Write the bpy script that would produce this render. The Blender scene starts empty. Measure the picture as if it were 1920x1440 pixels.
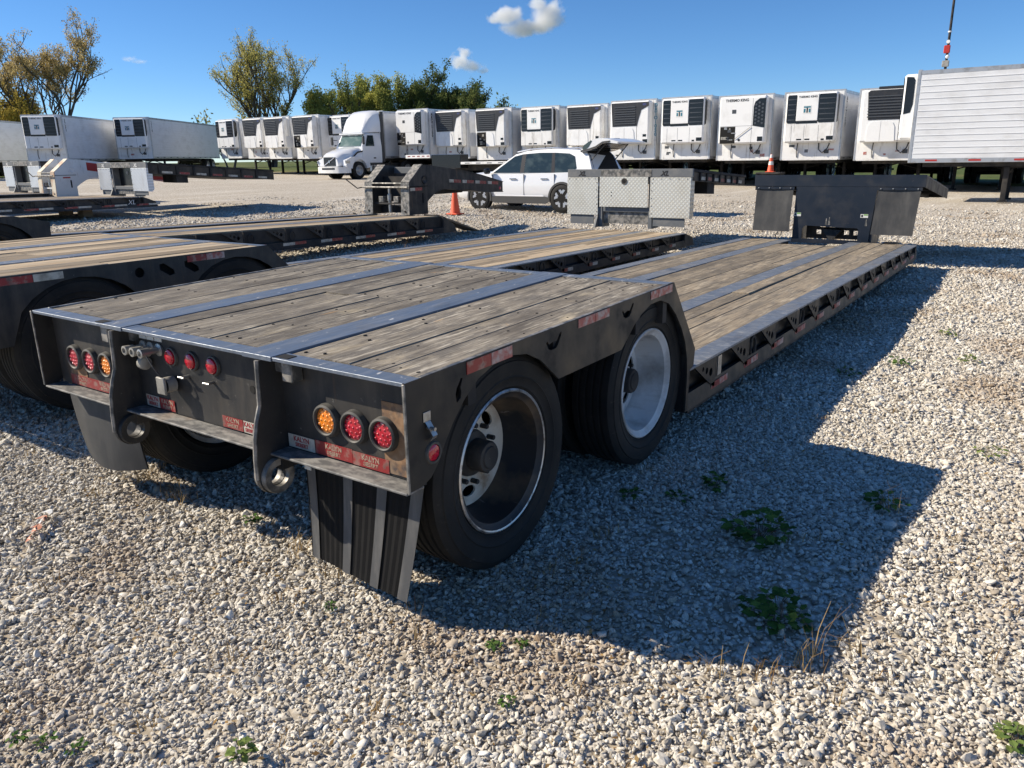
import bpy, math, random
import numpy as np
from mathutils import Vector, Matrix
from mathutils.geometry import tessellate_polygon

SC = bpy.context.scene
COL = SC.collection
PI = math.pi
rnd = random.Random(7)

# ------------------------------------------------------------------ camera
CAM_LOC = (1.7164, -1.8204, 1.690)
CAM_PITCH, CAM_YAW, CAM_ROLL, CAM_F = -0.2838, 0.6133, -0.0174, 1457.1


def camera():
    cy, sy = math.cos(CAM_YAW), math.sin(CAM_YAW)
    f0, r0, u0 = Vector((-sy, cy, 0)), Vector((cy, sy, 0)), Vector((0, 0, 1))
    f = f0 * math.cos(CAM_PITCH) + u0 * math.sin(CAM_PITCH)
    u = u0 * math.cos(CAM_PITCH) - f0 * math.sin(CAM_PITCH)
    r2 = r0 * math.cos(CAM_ROLL) + u * math.sin(CAM_ROLL)
    u2 = u * math.cos(CAM_ROLL) - r0 * math.sin(CAM_ROLL)
    m = Matrix((r2, u2, -f)).transposed().to_4x4()
    m.translation = CAM_LOC
    cd = bpy.data.cameras.new('camera')
    cd.sensor_width = 36
    cd.lens = CAM_F / 1920 * 36
    cd.clip_start, cd.clip_end = 0.05, 12000
    co = bpy.data.objects.new('camera', cd)
    co.matrix_world = m
    COL.objects.link(co)
    SC.camera = co


camera()

# ------------------------------------------------------------------ light
SUN_EL = math.radians(34.3)
SUN_FROM = (-0.898, -0.440)          # where the sun stands, seen from the yard
w = bpy.data.worlds.new('World')
SC.world = w
w.use_nodes = True
wn = w.node_tree
wn.nodes.clear()
sky = wn.nodes.new('ShaderNodeTexSky')
sky.sky_type = 'NISHITA'
sky.sun_disc = False
sky.sun_elevation = SUN_EL
sky.sun_rotation = math.atan2(SUN_FROM[0], SUN_FROM[1])
sky.altitude = 6000
sky.air_density = 1.5
sky.dust_density = 0.0
sky.ozone_density = 6.0
bg = wn.nodes.new('ShaderNodeBackground')
bg.inputs['Strength'].default_value = 0.095
wo = wn.nodes.new('ShaderNodeOutputWorld')
hsv = wn.nodes.new('ShaderNodeHueSaturation')      # the clear deep blue of a dry autumn day
hsv.inputs['Saturation'].default_value = 1.10
wn.links.new(sky.outputs[0], hsv.inputs['Color'])
wn.links.new(hsv.outputs[0], bg.inputs[0])
wn.links.new(bg.outputs[0], wo.inputs[0])
sl = bpy.data.lights.new('sun', 'SUN')
sl.energy = 5.0
sl.angle = math.radians(0.53)
sl.color = (1.0, 0.895, 0.735)
so = bpy.data.objects.new('sun', sl)
so.rotation_euler = Vector((-SUN_FROM[0] * math.cos(SUN_EL), -SUN_FROM[1] * math.cos(SUN_EL), -math.sin(SUN_EL))).to_track_quat('-Z', 'Y').to_euler()
so.location = (-20, -10, 30)
COL.objects.link(so)
SC.view_settings.view_transform = 'Standard'
SC.view_settings.look = 'None'
SC.view_settings.exposure = 0.50
SC.view_settings.gamma = 1.0


# ------------------------------------------------------------------ materials
def nmat(name, base, layers=(), rough=0.5, metal=0.0, bump=None, rvar=None, spec=0.5, coat=0.0,
         rand=False, tint=0.0, emit=None, trans=0.0, alpha=1.0, sss=0.0):
    m = bpy.data.materials.new(name)
    m.use_nodes = True
    nt = m.node_tree
    N, L = nt.nodes, nt.links
    b = N['Principled BSDF']
    tc = N.new('ShaderNodeTexCoord')
    vec = tc.outputs['Object']
    if rand:
        oi = N.new('ShaderNodeObjectInfo')
        mu = N.new('ShaderNodeMath'); mu.operation = 'MULTIPLY'; mu.inputs[1].default_value = 37.0
        L.new(oi.outputs['Random'], mu.inputs[0])
        ad = N.new('ShaderNodeVectorMath'); ad.operation = 'ADD'
        L.new(vec, ad.inputs[0]); L.new(mu.outputs[0], ad.inputs[1])
        vec = ad.outputs[0]

    def noise(scale, detail, ro=0.6):
        mp = N.new('ShaderNodeMapping')
        s = scale if hasattr(scale, '__len__') else (scale,) * 3
        mp.inputs['Scale'].default_value = s
        L.new(vec, mp.inputs['Vector'])
        n = N.new('ShaderNodeTexNoise')
        n.inputs['Scale'].default_value = 1.0
        n.inputs['Detail'].default_value = detail
        n.inputs['Roughness'].default_value = ro
        L.new(mp.outputs[0], n.inputs['Vector'])
        return n.outputs['Fac']

    def ramp(sock, lo, hi, fac=1.0):
        mr = N.new('ShaderNodeMapRange')
        mr.inputs['From Min'].default_value = lo
        mr.inputs['From Max'].default_value = hi
        mr.inputs['To Min'].default_value = 0.0
        mr.inputs['To Max'].default_value = fac
        L.new(sock, mr.inputs['Value'])
        return mr.outputs[0]
    rgb = N.new('ShaderNodeRGB')
    rgb.outputs[0].default_value = (*base, 1)
    c = rgb.outputs[0]
    for ly in layers:
        colr, sc, lo, hi = ly[:4]
        fac = ly[4] if len(ly) > 4 else 1.0
        det = ly[5] if len(ly) > 5 else 5
        mx = N.new('ShaderNodeMix'); mx.data_type = 'RGBA'
        L.new(ramp(noise(sc, det), lo, hi, fac), mx.inputs['Factor'])
        L.new(c, mx.inputs['A'])
        mx.inputs['B'].default_value = (*colr, 1)
        c = mx.outputs['Result']
    if tint:
        oi2 = N.new('ShaderNodeObjectInfo')
        hs = N.new('ShaderNodeHueSaturation')
        mr = N.new('ShaderNodeMapRange')
        mr.inputs['To Min'].default_value = 1 - tint
        mr.inputs['To Max'].default_value = 1 + tint
        L.new(oi2.outputs['Random'], mr.inputs['Value'])
        L.new(mr.outputs[0], hs.inputs['Value'])
        L.new(c, hs.inputs['Color'])
        c = hs.outputs[0]
    L.new(c, b.inputs['Base Color'])
    b.inputs['Metallic'].default_value = metal
    b.inputs['Specular IOR Level'].default_value = spec
    b.inputs['Roughness'].default_value = rough
    if rvar:
        sc, r0, r1 = rvar
        mr = N.new('ShaderNodeMapRange')
        mr.inputs['From Min'].default_value = 0.35
        mr.inputs['From Max'].default_value = 0.65
        mr.inputs['To Min'].default_value = r0
        mr.inputs['To Max'].default_value = r1
        L.new(noise(sc, 4), mr.inputs['Value'])
        L.new(mr.outputs[0], b.inputs['Roughness'])
    if coat:
        b.inputs['Coat Weight'].default_value = coat
        b.inputs['Coat Roughness'].default_value = 0.08
    if trans:
        b.inputs['Transmission Weight'].default_value = trans
    if alpha < 1:
        b.inputs['Alpha'].default_value = alpha
    if sss:
        b.inputs['Subsurface Weight'].default_value = sss
    if emit:
        b.inputs['Emission Color'].default_value = (*emit[0], 1)
        b.inputs['Emission Strength'].default_value = emit[1]
    if bump:
        sc, st, di = bump
        bp = N.new('ShaderNodeBump')
        bp.inputs['Strength'].default_value = st
        bp.inputs['Distance'].default_value = di
        L.new(noise(sc, 5), bp.inputs['Height'])
        L.new(bp.outputs[0], b.inputs['Normal'])
    return m


DUST = (0.17, 0.145, 0.115)
RUST = (0.22, 0.105, 0.04)
MT = {}
MT['black'] = nmat('black_paint', (0.016, 0.018, 0.021),
                   [(DUST, 2.2, 0.36, 0.80, 0.36, 6), (DUST, (9, 9, 2.0), 0.48, 0.75, 0.32, 6),
                    ((0.30, 0.28, 0.25), 38, 0.66, 0.74, 0.35, 6), ((0.16, 0.085, 0.040), (13, 13, 1.1), 0.62, 0.74, 0.5, 5)], rvar=(6, 0.42, 0.68), spec=0.35)
MT['dusty'] = nmat('dusty_black_paint', (0.012, 0.0125, 0.013),
                   [((0.115, 0.090, 0.062), 1.7, 0.32, 0.78, 0.45, 6), ((0.12, 0.10, 0.075), (10, 10, 3), 0.48, 0.78, 0.25, 6),
                    ((0.004, 0.004, 0.005), 5, 0.58, 0.70, 0.8, 4), ((0.25, 0.22, 0.18), 45, 0.68, 0.75, 0.3, 6)], rvar=(5, 0.40, 0.65), spec=0.4)
MT['navy'] = nmat('navy_paint', (0.012, 0.018, 0.030),
                  [(DUST, 3, 0.5, 0.8, 0.22, 6), ((0.32, 0.25, 0.20), (22, 22, 14), 0.69, 0.76, 0.5, 5)], rvar=(5, 0.32, 0.5))
MT['under'] = nmat('underframe_paint', (0.012, 0.012, 0.013), [((0.07, 0.06, 0.05), 3, 0.4, 0.7, 0.7)], rough=0.8)
MT['steel'] = nmat('worn_deck_steel', (0.135, 0.165, 0.215),
                   [((0.24, 0.26, 0.29), (40, 5, 40), 0.48, 0.68, 0.6, 6), ((0.70, 0.68, 0.64), (30, 12, 30), 0.645, 0.69, 0.85, 6),
                    ((0.33, 0.28, 0.21), 3, 0.55, 0.8, 0.4, 5), ((0.05, 0.06, 0.08), (9, 3, 9), 0.58, 0.72, 0.5, 4)], metal=0.3, rvar=((30, 6, 30), 0.38, 0.58), bump=((40, 8, 40), 0.12, 0.004))
MT['steel_lo'] = nmat('scraped_edge_steel', (0.155, 0.178, 0.215),
                      [((0.30, 0.31, 0.32), (7, 26, 7), 0.48, 0.66, 0.6, 7), ((0.62, 0.60, 0.56), (9, 55, 9), 0.60, 0.67, 0.8, 6), ((0.07, 0.08, 0.10), (5, 2.2, 5), 0.54, 0.70, 0.6, 5), ((0.36, 0.30, 0.21), 2.4, 0.54, 0.75, 0.5, 5)],
                      metal=0.25, rvar=((30, 6, 30), 0.42, 0.62), bump=((40, 8, 40), 0.12, 0.004))
MT['rail'] = nmat('black_rail_paint', (0.010, 0.011, 0.013), [((0.060, 0.052, 0.042), 2.0, 0.36, 0.78, 0.45, 6), ((0.10, 0.085, 0.065), (9, 3, 9), 0.60, 0.75, 0.4, 6)], rvar=(5, 0.40, 0.62), spec=0.4)
MT['edge'] = nmat('scuffed_edge_steel', (0.10, 0.10, 0.095),
                  [((0.33, 0.31, 0.28), 14, 0.42, 0.6, 0.9, 6), (RUST, 6, 0.62, 0.75, 0.5)], rvar=(12, 0.4, 0.7), metal=0.3)
MT['shelf'] = nmat('scuffed_shelf_paint', (0.10, 0.10, 0.10),
                   [((0.30, 0.29, 0.27), (16, 30, 30), 0.42, 0.62, 0.8, 7), ((0.34, 0.20, 0.10), 1.8, 0.58, 0.72, 0.6)], rough=0.7)
MT['wood'] = nmat('weathered_oak_plank', (0.230, 0.200, 0.158),
                  [((0.125, 0.112, 0.096), (14, 5.5, 14), 0.45, 0.60, 0.85, 6), ((0.075, 0.064, 0.050), (80, 5.0, 40), 0.50, 0.62, 0.75, 7), ((0.47, 0.425, 0.345), (55, 6.0, 40), 0.54, 0.67, 0.85, 6),
                   ((0.48, 0.40, 0.27), (6, 2.6, 6), 0.60, 0.72, 0.6, 5), ((0.075, 0.062, 0.048), (3.4, 1.7, 3.4), 0.48, 0.64, 0.72, 6), ((0.43, 0.25, 0.095), (7, 2.5, 7), 0.70, 0.76, 0.6, 4),
                   ((0.024, 0.020, 0.016), (34, 9, 34), 0.67, 0.72, 0.85, 5)],
                  rough=0.9, rand=True, tint=0.20, bump=((80, 5.0, 50), 0.7, 0.006))
MT['wood_lo'] = nmat('dusty_oak_plank', (0.275, 0.222, 0.155),
                     [((0.155, 0.135, 0.108), (10, 2.6, 10), 0.45, 0.62, 0.80, 6), ((0.070, 0.056, 0.040), (60, 3.4, 40), 0.52, 0.66, 0.80, 7), ((0.47, 0.40, 0.295), (40, 3.0, 30), 0.54, 0.68, 0.75, 6),
                      ((0.105, 0.090, 0.070), (2.6, 0.9, 2.6), 0.48, 0.68, 0.65, 6), ((0.44, 0.35, 0.22), (4, 1.4, 4), 0.60, 0.74, 0.5, 5), ((0.025, 0.02, 0.016), (24, 6, 24), 0.66, 0.72, 0.85, 5)],
                     rough=0.9, rand=True, tint=0.24, bump=((70, 3.4, 50), 0.7, 0.006))
MT['wood_tan'] = nmat('sun_bleached_plank', (0.37, 0.285, 0.185),
                      [((0.20, 0.165, 0.12), (8, 2.0, 8), 0.46, 0.64, 0.7, 6), ((0.085, 0.063, 0.042), (50, 2.0, 30), 0.54, 0.70, 0.75, 7), ((0.50, 0.43, 0.33), (16, 1.2, 16), 0.52, 0.70, 0.7, 6),
                       ((0.36, 0.19, 0.075), (6, 0.8, 6), 0.60, 0.74, 0.55, 5), ((0.05, 0.04, 0.03), (4, 1.2, 4), 0.62, 0.74, 0.6, 5)],
                      rough=0.88, rand=True, tint=0.42, bump=((70, 2.4, 50), 0.6, 0.006))
MT['nail'] = nmat('nail_hole', (0.012, 0.010, 0.009), rough=0.8)
MT['rubber'] = nmat('tyre_rubber', (0.010, 0.0105, 0.011), [((0.050, 0.044, 0.036), 4, 0.42, 0.78, 0.5, 6), ((0.09, 0.08, 0.068), 30, 0.64, 0.74, 0.30)],
                    rough=0.75, spec=0.35, bump=(60, 0.15, 0.003))
MT['flap'] = nmat('mud_flap_rubber', (0.032, 0.033, 0.035), [((0.13, 0.125, 0.115), (10, 10, 2.2), 0.48, 0.75, 0.35, 6), ((0.11, 0.105, 0.095), 3, 0.42, 0.7, 0.4)], rough=0.6)
MT['flap_rib'] = nmat('ribbed_rubber', (0.0065, 0.0065, 0.007), [((0.03, 0.028, 0.025), 5, 0.5, 0.75, 0.35)], rough=0.75, spec=0.2)
MT['flap_strip'] = nmat('rubber_strip', (0.075, 0.076, 0.078), [((0.17, 0.165, 0.155), (20, 20, 4), 0.45, 0.7, 0.6)], rough=0.55)
MT['rim'] = nmat('rim_grey_paint', (0.66, 0.665, 0.66), [((0.18, 0.165, 0.145), 5, 0.42, 0.72, 0.75, 6), ((0.30, 0.27, 0.23), (4, 20, 20), 0.55, 0.75, 0.5)], rvar=(8, 0.45, 0.75))
MT['rim_dirty'] = nmat('rim_white_dirty', (0.70, 0.64, 0.53), [((0.34, 0.24, 0.14), 6, 0.48, 0.70, 0.7, 6), (RUST, 9, 0.62, 0.72, 0.6)], rough=0.6)
MT['rim_black'] = nmat('rim_barrel_black', (0.016, 0.017, 0.020), [((0.30, 0.29, 0.27), (9, 30, 30), 0.66, 0.72, 0.7, 6), ((0.20, 0.135, 0.075), 4, 0.48, 0.70, 0.6, 6)], rough=0.55)
MT['rim_edge'] = nmat('rim_edge_metal', (0.55, 0.55, 0.54), [((0.15, 0.12, 0.09), 22, 0.50, 0.66, 0.8)], metal=0.7, rough=0.38)
MT['metal'] = nmat('galvanised_metal', (0.42, 0.42, 0.41), [((0.16, 0.14, 0.11), 12, 0.5, 0.7, 0.7)], metal=0.8, rough=0.42)
MT['red_lens'] = nmat('red_lens', (0.42, 0.004, 0.018), [((0.62, 0.03, 0.06), 90, 0.5, 0.62, 0.7, 1)], rough=0.18, coat=0.6)
MT['amber_lens'] = nmat('amber_lens', (0.80, 0.21, 0.012), [((0.95, 0.36, 0.05), 120, 0.48, 0.6, 0.8, 1)], rough=0.2, coat=0.6)
MT['grommet'] = nmat('rubber_grommet', (0.045, 0.045, 0.043), [((0.16, 0.15, 0.13), 8, 0.45, 0.7, 0.5)], rough=0.6)
MT['tape_red'] = nmat('red_reflective_tape', (0.27, 0.022, 0.022), [((0.33, 0.22, 0.18), 22, 0.50, 0.64, 0.7, 6), ((0.05, 0.035, 0.03), 11, 0.58, 0.68, 0.75)], rough=0.4)
MT['tape_faded'] = nmat('faded_red_tape', (0.42, 0.10, 0.08), [((0.46, 0.40, 0.36), 20, 0.42, 0.60, 0.85, 6), ((0.05, 0.045, 0.04), 9, 0.62, 0.70, 0.6)], rough=0.5)
MT['tape_white'] = nmat('white_reflective_tape', (0.52, 0.49, 0.42), [((0.20, 0.17, 0.13), 12, 0.46, 0.66, 0.75)], rough=0.4)
MT['tan_print'] = nmat('tan_print', (0.38, 0.29, 0.21), [((0.27, 0.06, 0.05), 60, 0.48, 0.60, 0.8, 3)], rough=0.6)
MT['red_print'] = nmat('red_print', (0.33, 0.03, 0.03), rough=0.6)
MT['white_print'] = nmat('white_print', (0.72, 0.72, 0.70), rough=0.6)
MT['black_print'] = nmat('black_print', (0.012, 0.012, 0.014), rough=0.6)
MT['label'] = nmat('white_sticker', (0.70, 0.70, 0.66), rough=0.5)
MT['green'] = nmat('green_sticker', (0.16, 0.35, 0.05), rough=0.5)
MT['plug'] = nmat('grey_plastic', (0.30, 0.29, 0.26), [((0.12, 0.11, 0.10), 9, 0.5, 0.7, 0.6)], rough=0.55)
MT['rustpatch'] = nmat('surface_rust', (0.25, 0.14, 0.07), [((0.06, 0.05, 0.05), 11, 0.48, 0.62, 0.9, 6), ((0.36, 0.24, 0.14), 20, 0.5, 0.68, 0.6)], rough=0.8)
MT['void'] = nmat('dark_recess', (0.004, 0.004, 0.004), rough=0.9)  # near-black colour standing in for the shade inside openings


# ------------------------------------------------------------------ mesh builder
class MB:
    def __init__(self, fn=None):
        self.v, self.f, self.fn, self.mi, self.cur = [], [], fn, [], 0

    def add(self, vs, fs):
        o = len(self.v)
        if self.fn:
            vs = [self.fn(*p) for p in vs]
        self.v.extend([tuple(p) for p in vs])
        self.f.extend([tuple(i + o for i in q) for q in fs])
        self.mi.extend([self.cur] * len(fs))
        return self

    def box(self, x0, x1, y0, y1, z0, z1, b=0.0):
        lo, hi = (min(x0, x1), min(y0, y1), min(z0, z1)), (max(x0, x1), max(y0, y1), max(z0, z1))
        if b <= 0:
            vs = [((lo, hi)[i][0], (lo, hi)[j][1], (lo, hi)[k][2]) for i in (0, 1) for j in (0, 1) for k in (0, 1)]
            return self.add(vs, [(0, 1, 3, 2), (4, 6, 7, 5), (0, 4, 5, 1), (2, 3, 7, 6), (0, 2, 6, 4), (1, 5, 7, 3)])
        b = min(b, *(0.45 * (hi[k] - lo[k]) for k in range(3)))
        idx, vs = {}, []
        for i in (0, 1):
            for j in (0, 1):
                for k in (0, 1):
                    s = (i, j, k)
                    for a in range(3):
                        p = []
                        for c in range(3):
                            q = (lo, hi)[s[c]][c]
                            if c != a:
                                q += b if s[c] == 0 else -b
                            p.append(q)
                        idx[(s, a)] = len(vs)
                        vs.append(p)
        fs = []
        for a in range(3):
            o1, o2 = [c for c in range(3) if c != a]
            for sd in (0, 1):
                ring = []
                for p, q in ((0, 0), (1, 0), (1, 1), (0, 1)):
                    s = [0, 0, 0]; s[a] = sd; s[o1] = p; s[o2] = q
                    ring.append(idx[(tuple(s), a)])
                flip = (sd == 0) ^ (a == 1)
                fs.append(tuple(ring[::-1]) if flip else tuple(ring))
        for a in range(3):
            o1, o2 = [c for c in range(3) if c != a]
            for p in (0, 1):
                for q in (0, 1):
                    s0 = [0, 0, 0]; s0[o1] = p; s0[o2] = q; s0[a] = 0
                    s1 = list(s0); s1[a] = 1
                    s0, s1 = tuple(s0), tuple(s1)
                    fs.append((idx[(s0, o1)], idx[(s1, o1)], idx[(s1, o2)], idx[(s0, o2)]))
        for i in (0, 1):
            for j in (0, 1):
                for k in (0, 1):
                    fs.append(tuple(idx[((i, j, k), a)] for a in range(3)))
        # fix winding by centre test
        c = Vector([(lo[k] + hi[k]) / 2 for k in range(3)])
        out = []
        for q in fs:
            a_, b_, c_ = Vector(vs[q[0]]), Vector(vs[q[1]]), Vector(vs[q[2]])
            nrm = (b_ - a_).cross(c_ - a_)
            out.append(q if nrm.dot(a_ - c) > 0 else q[::-1])
        return self.add(vs, out)

    def tube(self, p0, p1, r0, r1=None, n=10, cap=True):
        r1 = r0 if r1 is None else r1
        p0, p1 = Vector(p0), Vector(p1)
        d = (p1 - p0).normalized()
        a = d.orthogonal().normalized()
        b = d.cross(a)
        vs = [p0 + (a * math.cos(2 * PI * i / n) + b * math.sin(2 * PI * i / n)) * r0 for i in range(n)]
        vs += [p1 + (a * math.cos(2 * PI * i / n) + b * math.sin(2 * PI * i / n)) * r1 for i in range(n)]
        fs = [(i, (i + 1) % n, n + (i + 1) % n, n + i) for i in range(n)]
        if cap:
            fs += [tuple(range(n))[::-1], tuple(range(n, 2 * n))]
        return self.add(vs, fs)

    def path(self, pts, r, n=6):
        rings = []
        pts = [Vector(p) for p in pts]
        vs, fs = [], []
        prev = None
        for i, p in enumerate(pts):
            d = (pts[min(i + 1, len(pts) - 1)] - pts[max(i - 1, 0)]).normalized()
            if prev is None:
                a = d.orthogonal().normalized()
            else:
                a = (prev - d * prev.dot(d)).normalized()
            prev = a
            b = d.cross(a)
            rr = r[i] if hasattr(r, '__len__') else r
            vs += [p + (a * math.cos(2 * PI * k / n) + b * math.sin(2 * PI * k / n)) * rr for k in range(n)]
        for i in range(len(pts) - 1):
            for k in range(n):
                fs.append((i * n + k, i * n + (k + 1) % n, (i + 1) * n + (k + 1) % n, (i + 1) * n + k))
        fs.append(tuple(range(n))[::-1])
        fs.append(tuple(range((len(pts) - 1) * n, len(pts) * n)))
        return self.add(vs, fs)

    def lathe(self, prof, n=48, o=(0, 0, 0), axis='x', closed=False):
        """prof: (radius, along) pairs"""
        vs, fs = [], []
        m = len(prof)
        for i in range(n):
            c, s = math.cos(2 * PI * i / n), math.sin(2 * PI * i / n)
            for r, a in prof:
                if axis == 'x':
                    vs.append((o[0] + a, o[1] + r * c, o[2] + r * s))
                elif axis == 'y':
                    vs.append((o[0] + r * s, o[1] + a, o[2] + r * c))
                else:
                    vs.append((o[0] + r * c, o[1] + r * s, o[2] + a))
        for i in range(n):
            j = (i + 1) % n
            for k in range(m if closed else m - 1):
                l = (k + 1) % m
                fs.append((i * m + k, i * m + l, j * m + l, j * m + k))
        return self.add(vs, fs)

    def plate(self, outer, holes, d0, d1, plane='yz'):
        """flat plate with holes; (u,v) in the plane, thickness d0..d1 along the third axis"""
        def P(u, v, d):
            return {'yz': (d, u, v), 'xz': (u, d, v), 'xy': (u, v, d)}[plane]
        loops = [outer] + list(holes)
        flat = [p for lp in loops for p in lp]
        tris = tessellate_polygon([[Vector((p[0], p[1], 0)) for p in lp] for lp in loops])
        n = len(flat)
        vs = [P(p[0], p[1], d0) for p in flat] + [P(p[0], p[1], d1) for p in flat]
        fs = [tuple(t) for t in tris] + [tuple(n + i for i in t[::-1]) for t in tris]
        o = 0
        for lp in loops:
            k = len(lp)
            for i in range(k):
                a, b = o + i, o + (i + 1) % k
                fs.append((a, b, n + b, n + a))
            o += k
        return self.add(vs, fs)

    def prism(self, poly, d0, d1, plane='yz'):
        return self.plate(poly, [], d0, d1, plane)

    def mesh(self, name, mats, smooth=None):
        me = bpy.data.meshes.new(name)
        me.from_pydata(self.v, [], self.f)
        for m in (mats if isinstance(mats, (list, tuple)) else [mats]):
            me.materials.append(MT[m] if isinstance(m, str) else m)
        if any(self.mi):
            me.polygons.foreach_set('material_index', self.mi)
        if smooth is not None:
            me.polygons.foreach_set('use_smooth', [True] * len(me.polygons))
            if smooth < 179:
                me.set_sharp_from_angle(angle=math.radians(smooth))
        me.update()
        return me

    def build(self, name, mats, parent=None, smooth=None, loc=None, rot=None, recalc=True):
        me = self.mesh(name, mats, smooth)
        if recalc:
            import bmesh
            bm = bmesh.new(); bm.from_mesh(me)
            bmesh.ops.recalc_face_normals(bm, faces=bm.faces)
            bm.to_mesh(me); bm.free()
        return link(name, me, parent, loc, rot)


def link(name, me, parent=None, loc=None, rot=None):
    o = bpy.data.objects.new(name, me)
    COL.objects.link(o)
    if parent:
        o.parent = parent
    if loc:
        o.location = loc
    if rot:
        o.rotation_euler = rot
    return o


def tag(o, label=None, cat=None, group=None, kind=None):
    if label: o['label'] = label
    if cat: o['category'] = cat
    if group: o['group'] = group
    if kind: o['kind'] = kind
    return o


def thing(name, label, cat, loc=(0, 0, 0), rz=0.0, group=None):
    o = bpy.data.objects.new(name, None)
    o.empty_display_size = 0.2
    COL.objects.link(o)
    o.location = loc
    o.rotation_euler = (0, 0, rz)
    return tag(o, label, cat, group)


def circle(cx, cy, r, n=16, a0=0.0, ry=None):
    ry = r if ry is None else ry
    return [(cx + r * math.cos(a0 + 2 * PI * i / n), cy + ry * math.sin(a0 + 2 * PI * i / n)) for i in range(n)]


def text(s, size, mat, parent, mtx, depth=0.0015, name='lettering', align='CENTER', shear=0.0, space=1.0, bold=0.0, ay='CENTER', lines=1.0):
    cu = bpy.data.curves.new('t', 'FONT')
    cu.body = s
    cu.size = size
    cu.extrude = depth
    cu.align_x = align
    cu.align_y = ay
    cu.space_line = lines
    cu.shear = shear
    cu.space_character = space
    cu.offset = bold
    cu.resolution_u = 3
    t = bpy.data.objects.new('t', cu)
    me = bpy.data.meshes.new_from_object(t)
    bpy.data.objects.remove(t)
    bpy.data.curves.remove(cu)
    me.materials.clear()
    me.materials.append(MT[mat])
    me.transform(mtx)
    return link(name, me, parent)


def face_mtx(x, y, z, facing='-y', rz=0.0):
    """text upright on a wall that faces -y or +x; at x,y,z"""
    if facing == '-y':
        m = Matrix.Rotation(PI / 2, 4, 'X')
    elif facing == '+x':
        m = Matrix.Rotation(PI / 2, 4, 'Z') @ Matrix.Rotation(PI / 2, 4, 'X')
    else:
        m = Matrix.Rotation(-PI / 2, 4, 'Z') @ Matrix.Rotation(PI / 2, 4, 'X')
    return Matrix.Translation((x, y, z)) @ m @ Matrix.Rotation(rz, 4, 'Z')


def terr(x, y=0.0):
    s = (math.sqrt((x + 3) ** 2 + 4) - (x + 3)) / 2 - 0.30
    return 1.5 * (1 - math.exp(-max(s, 0) / 62.0))


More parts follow.
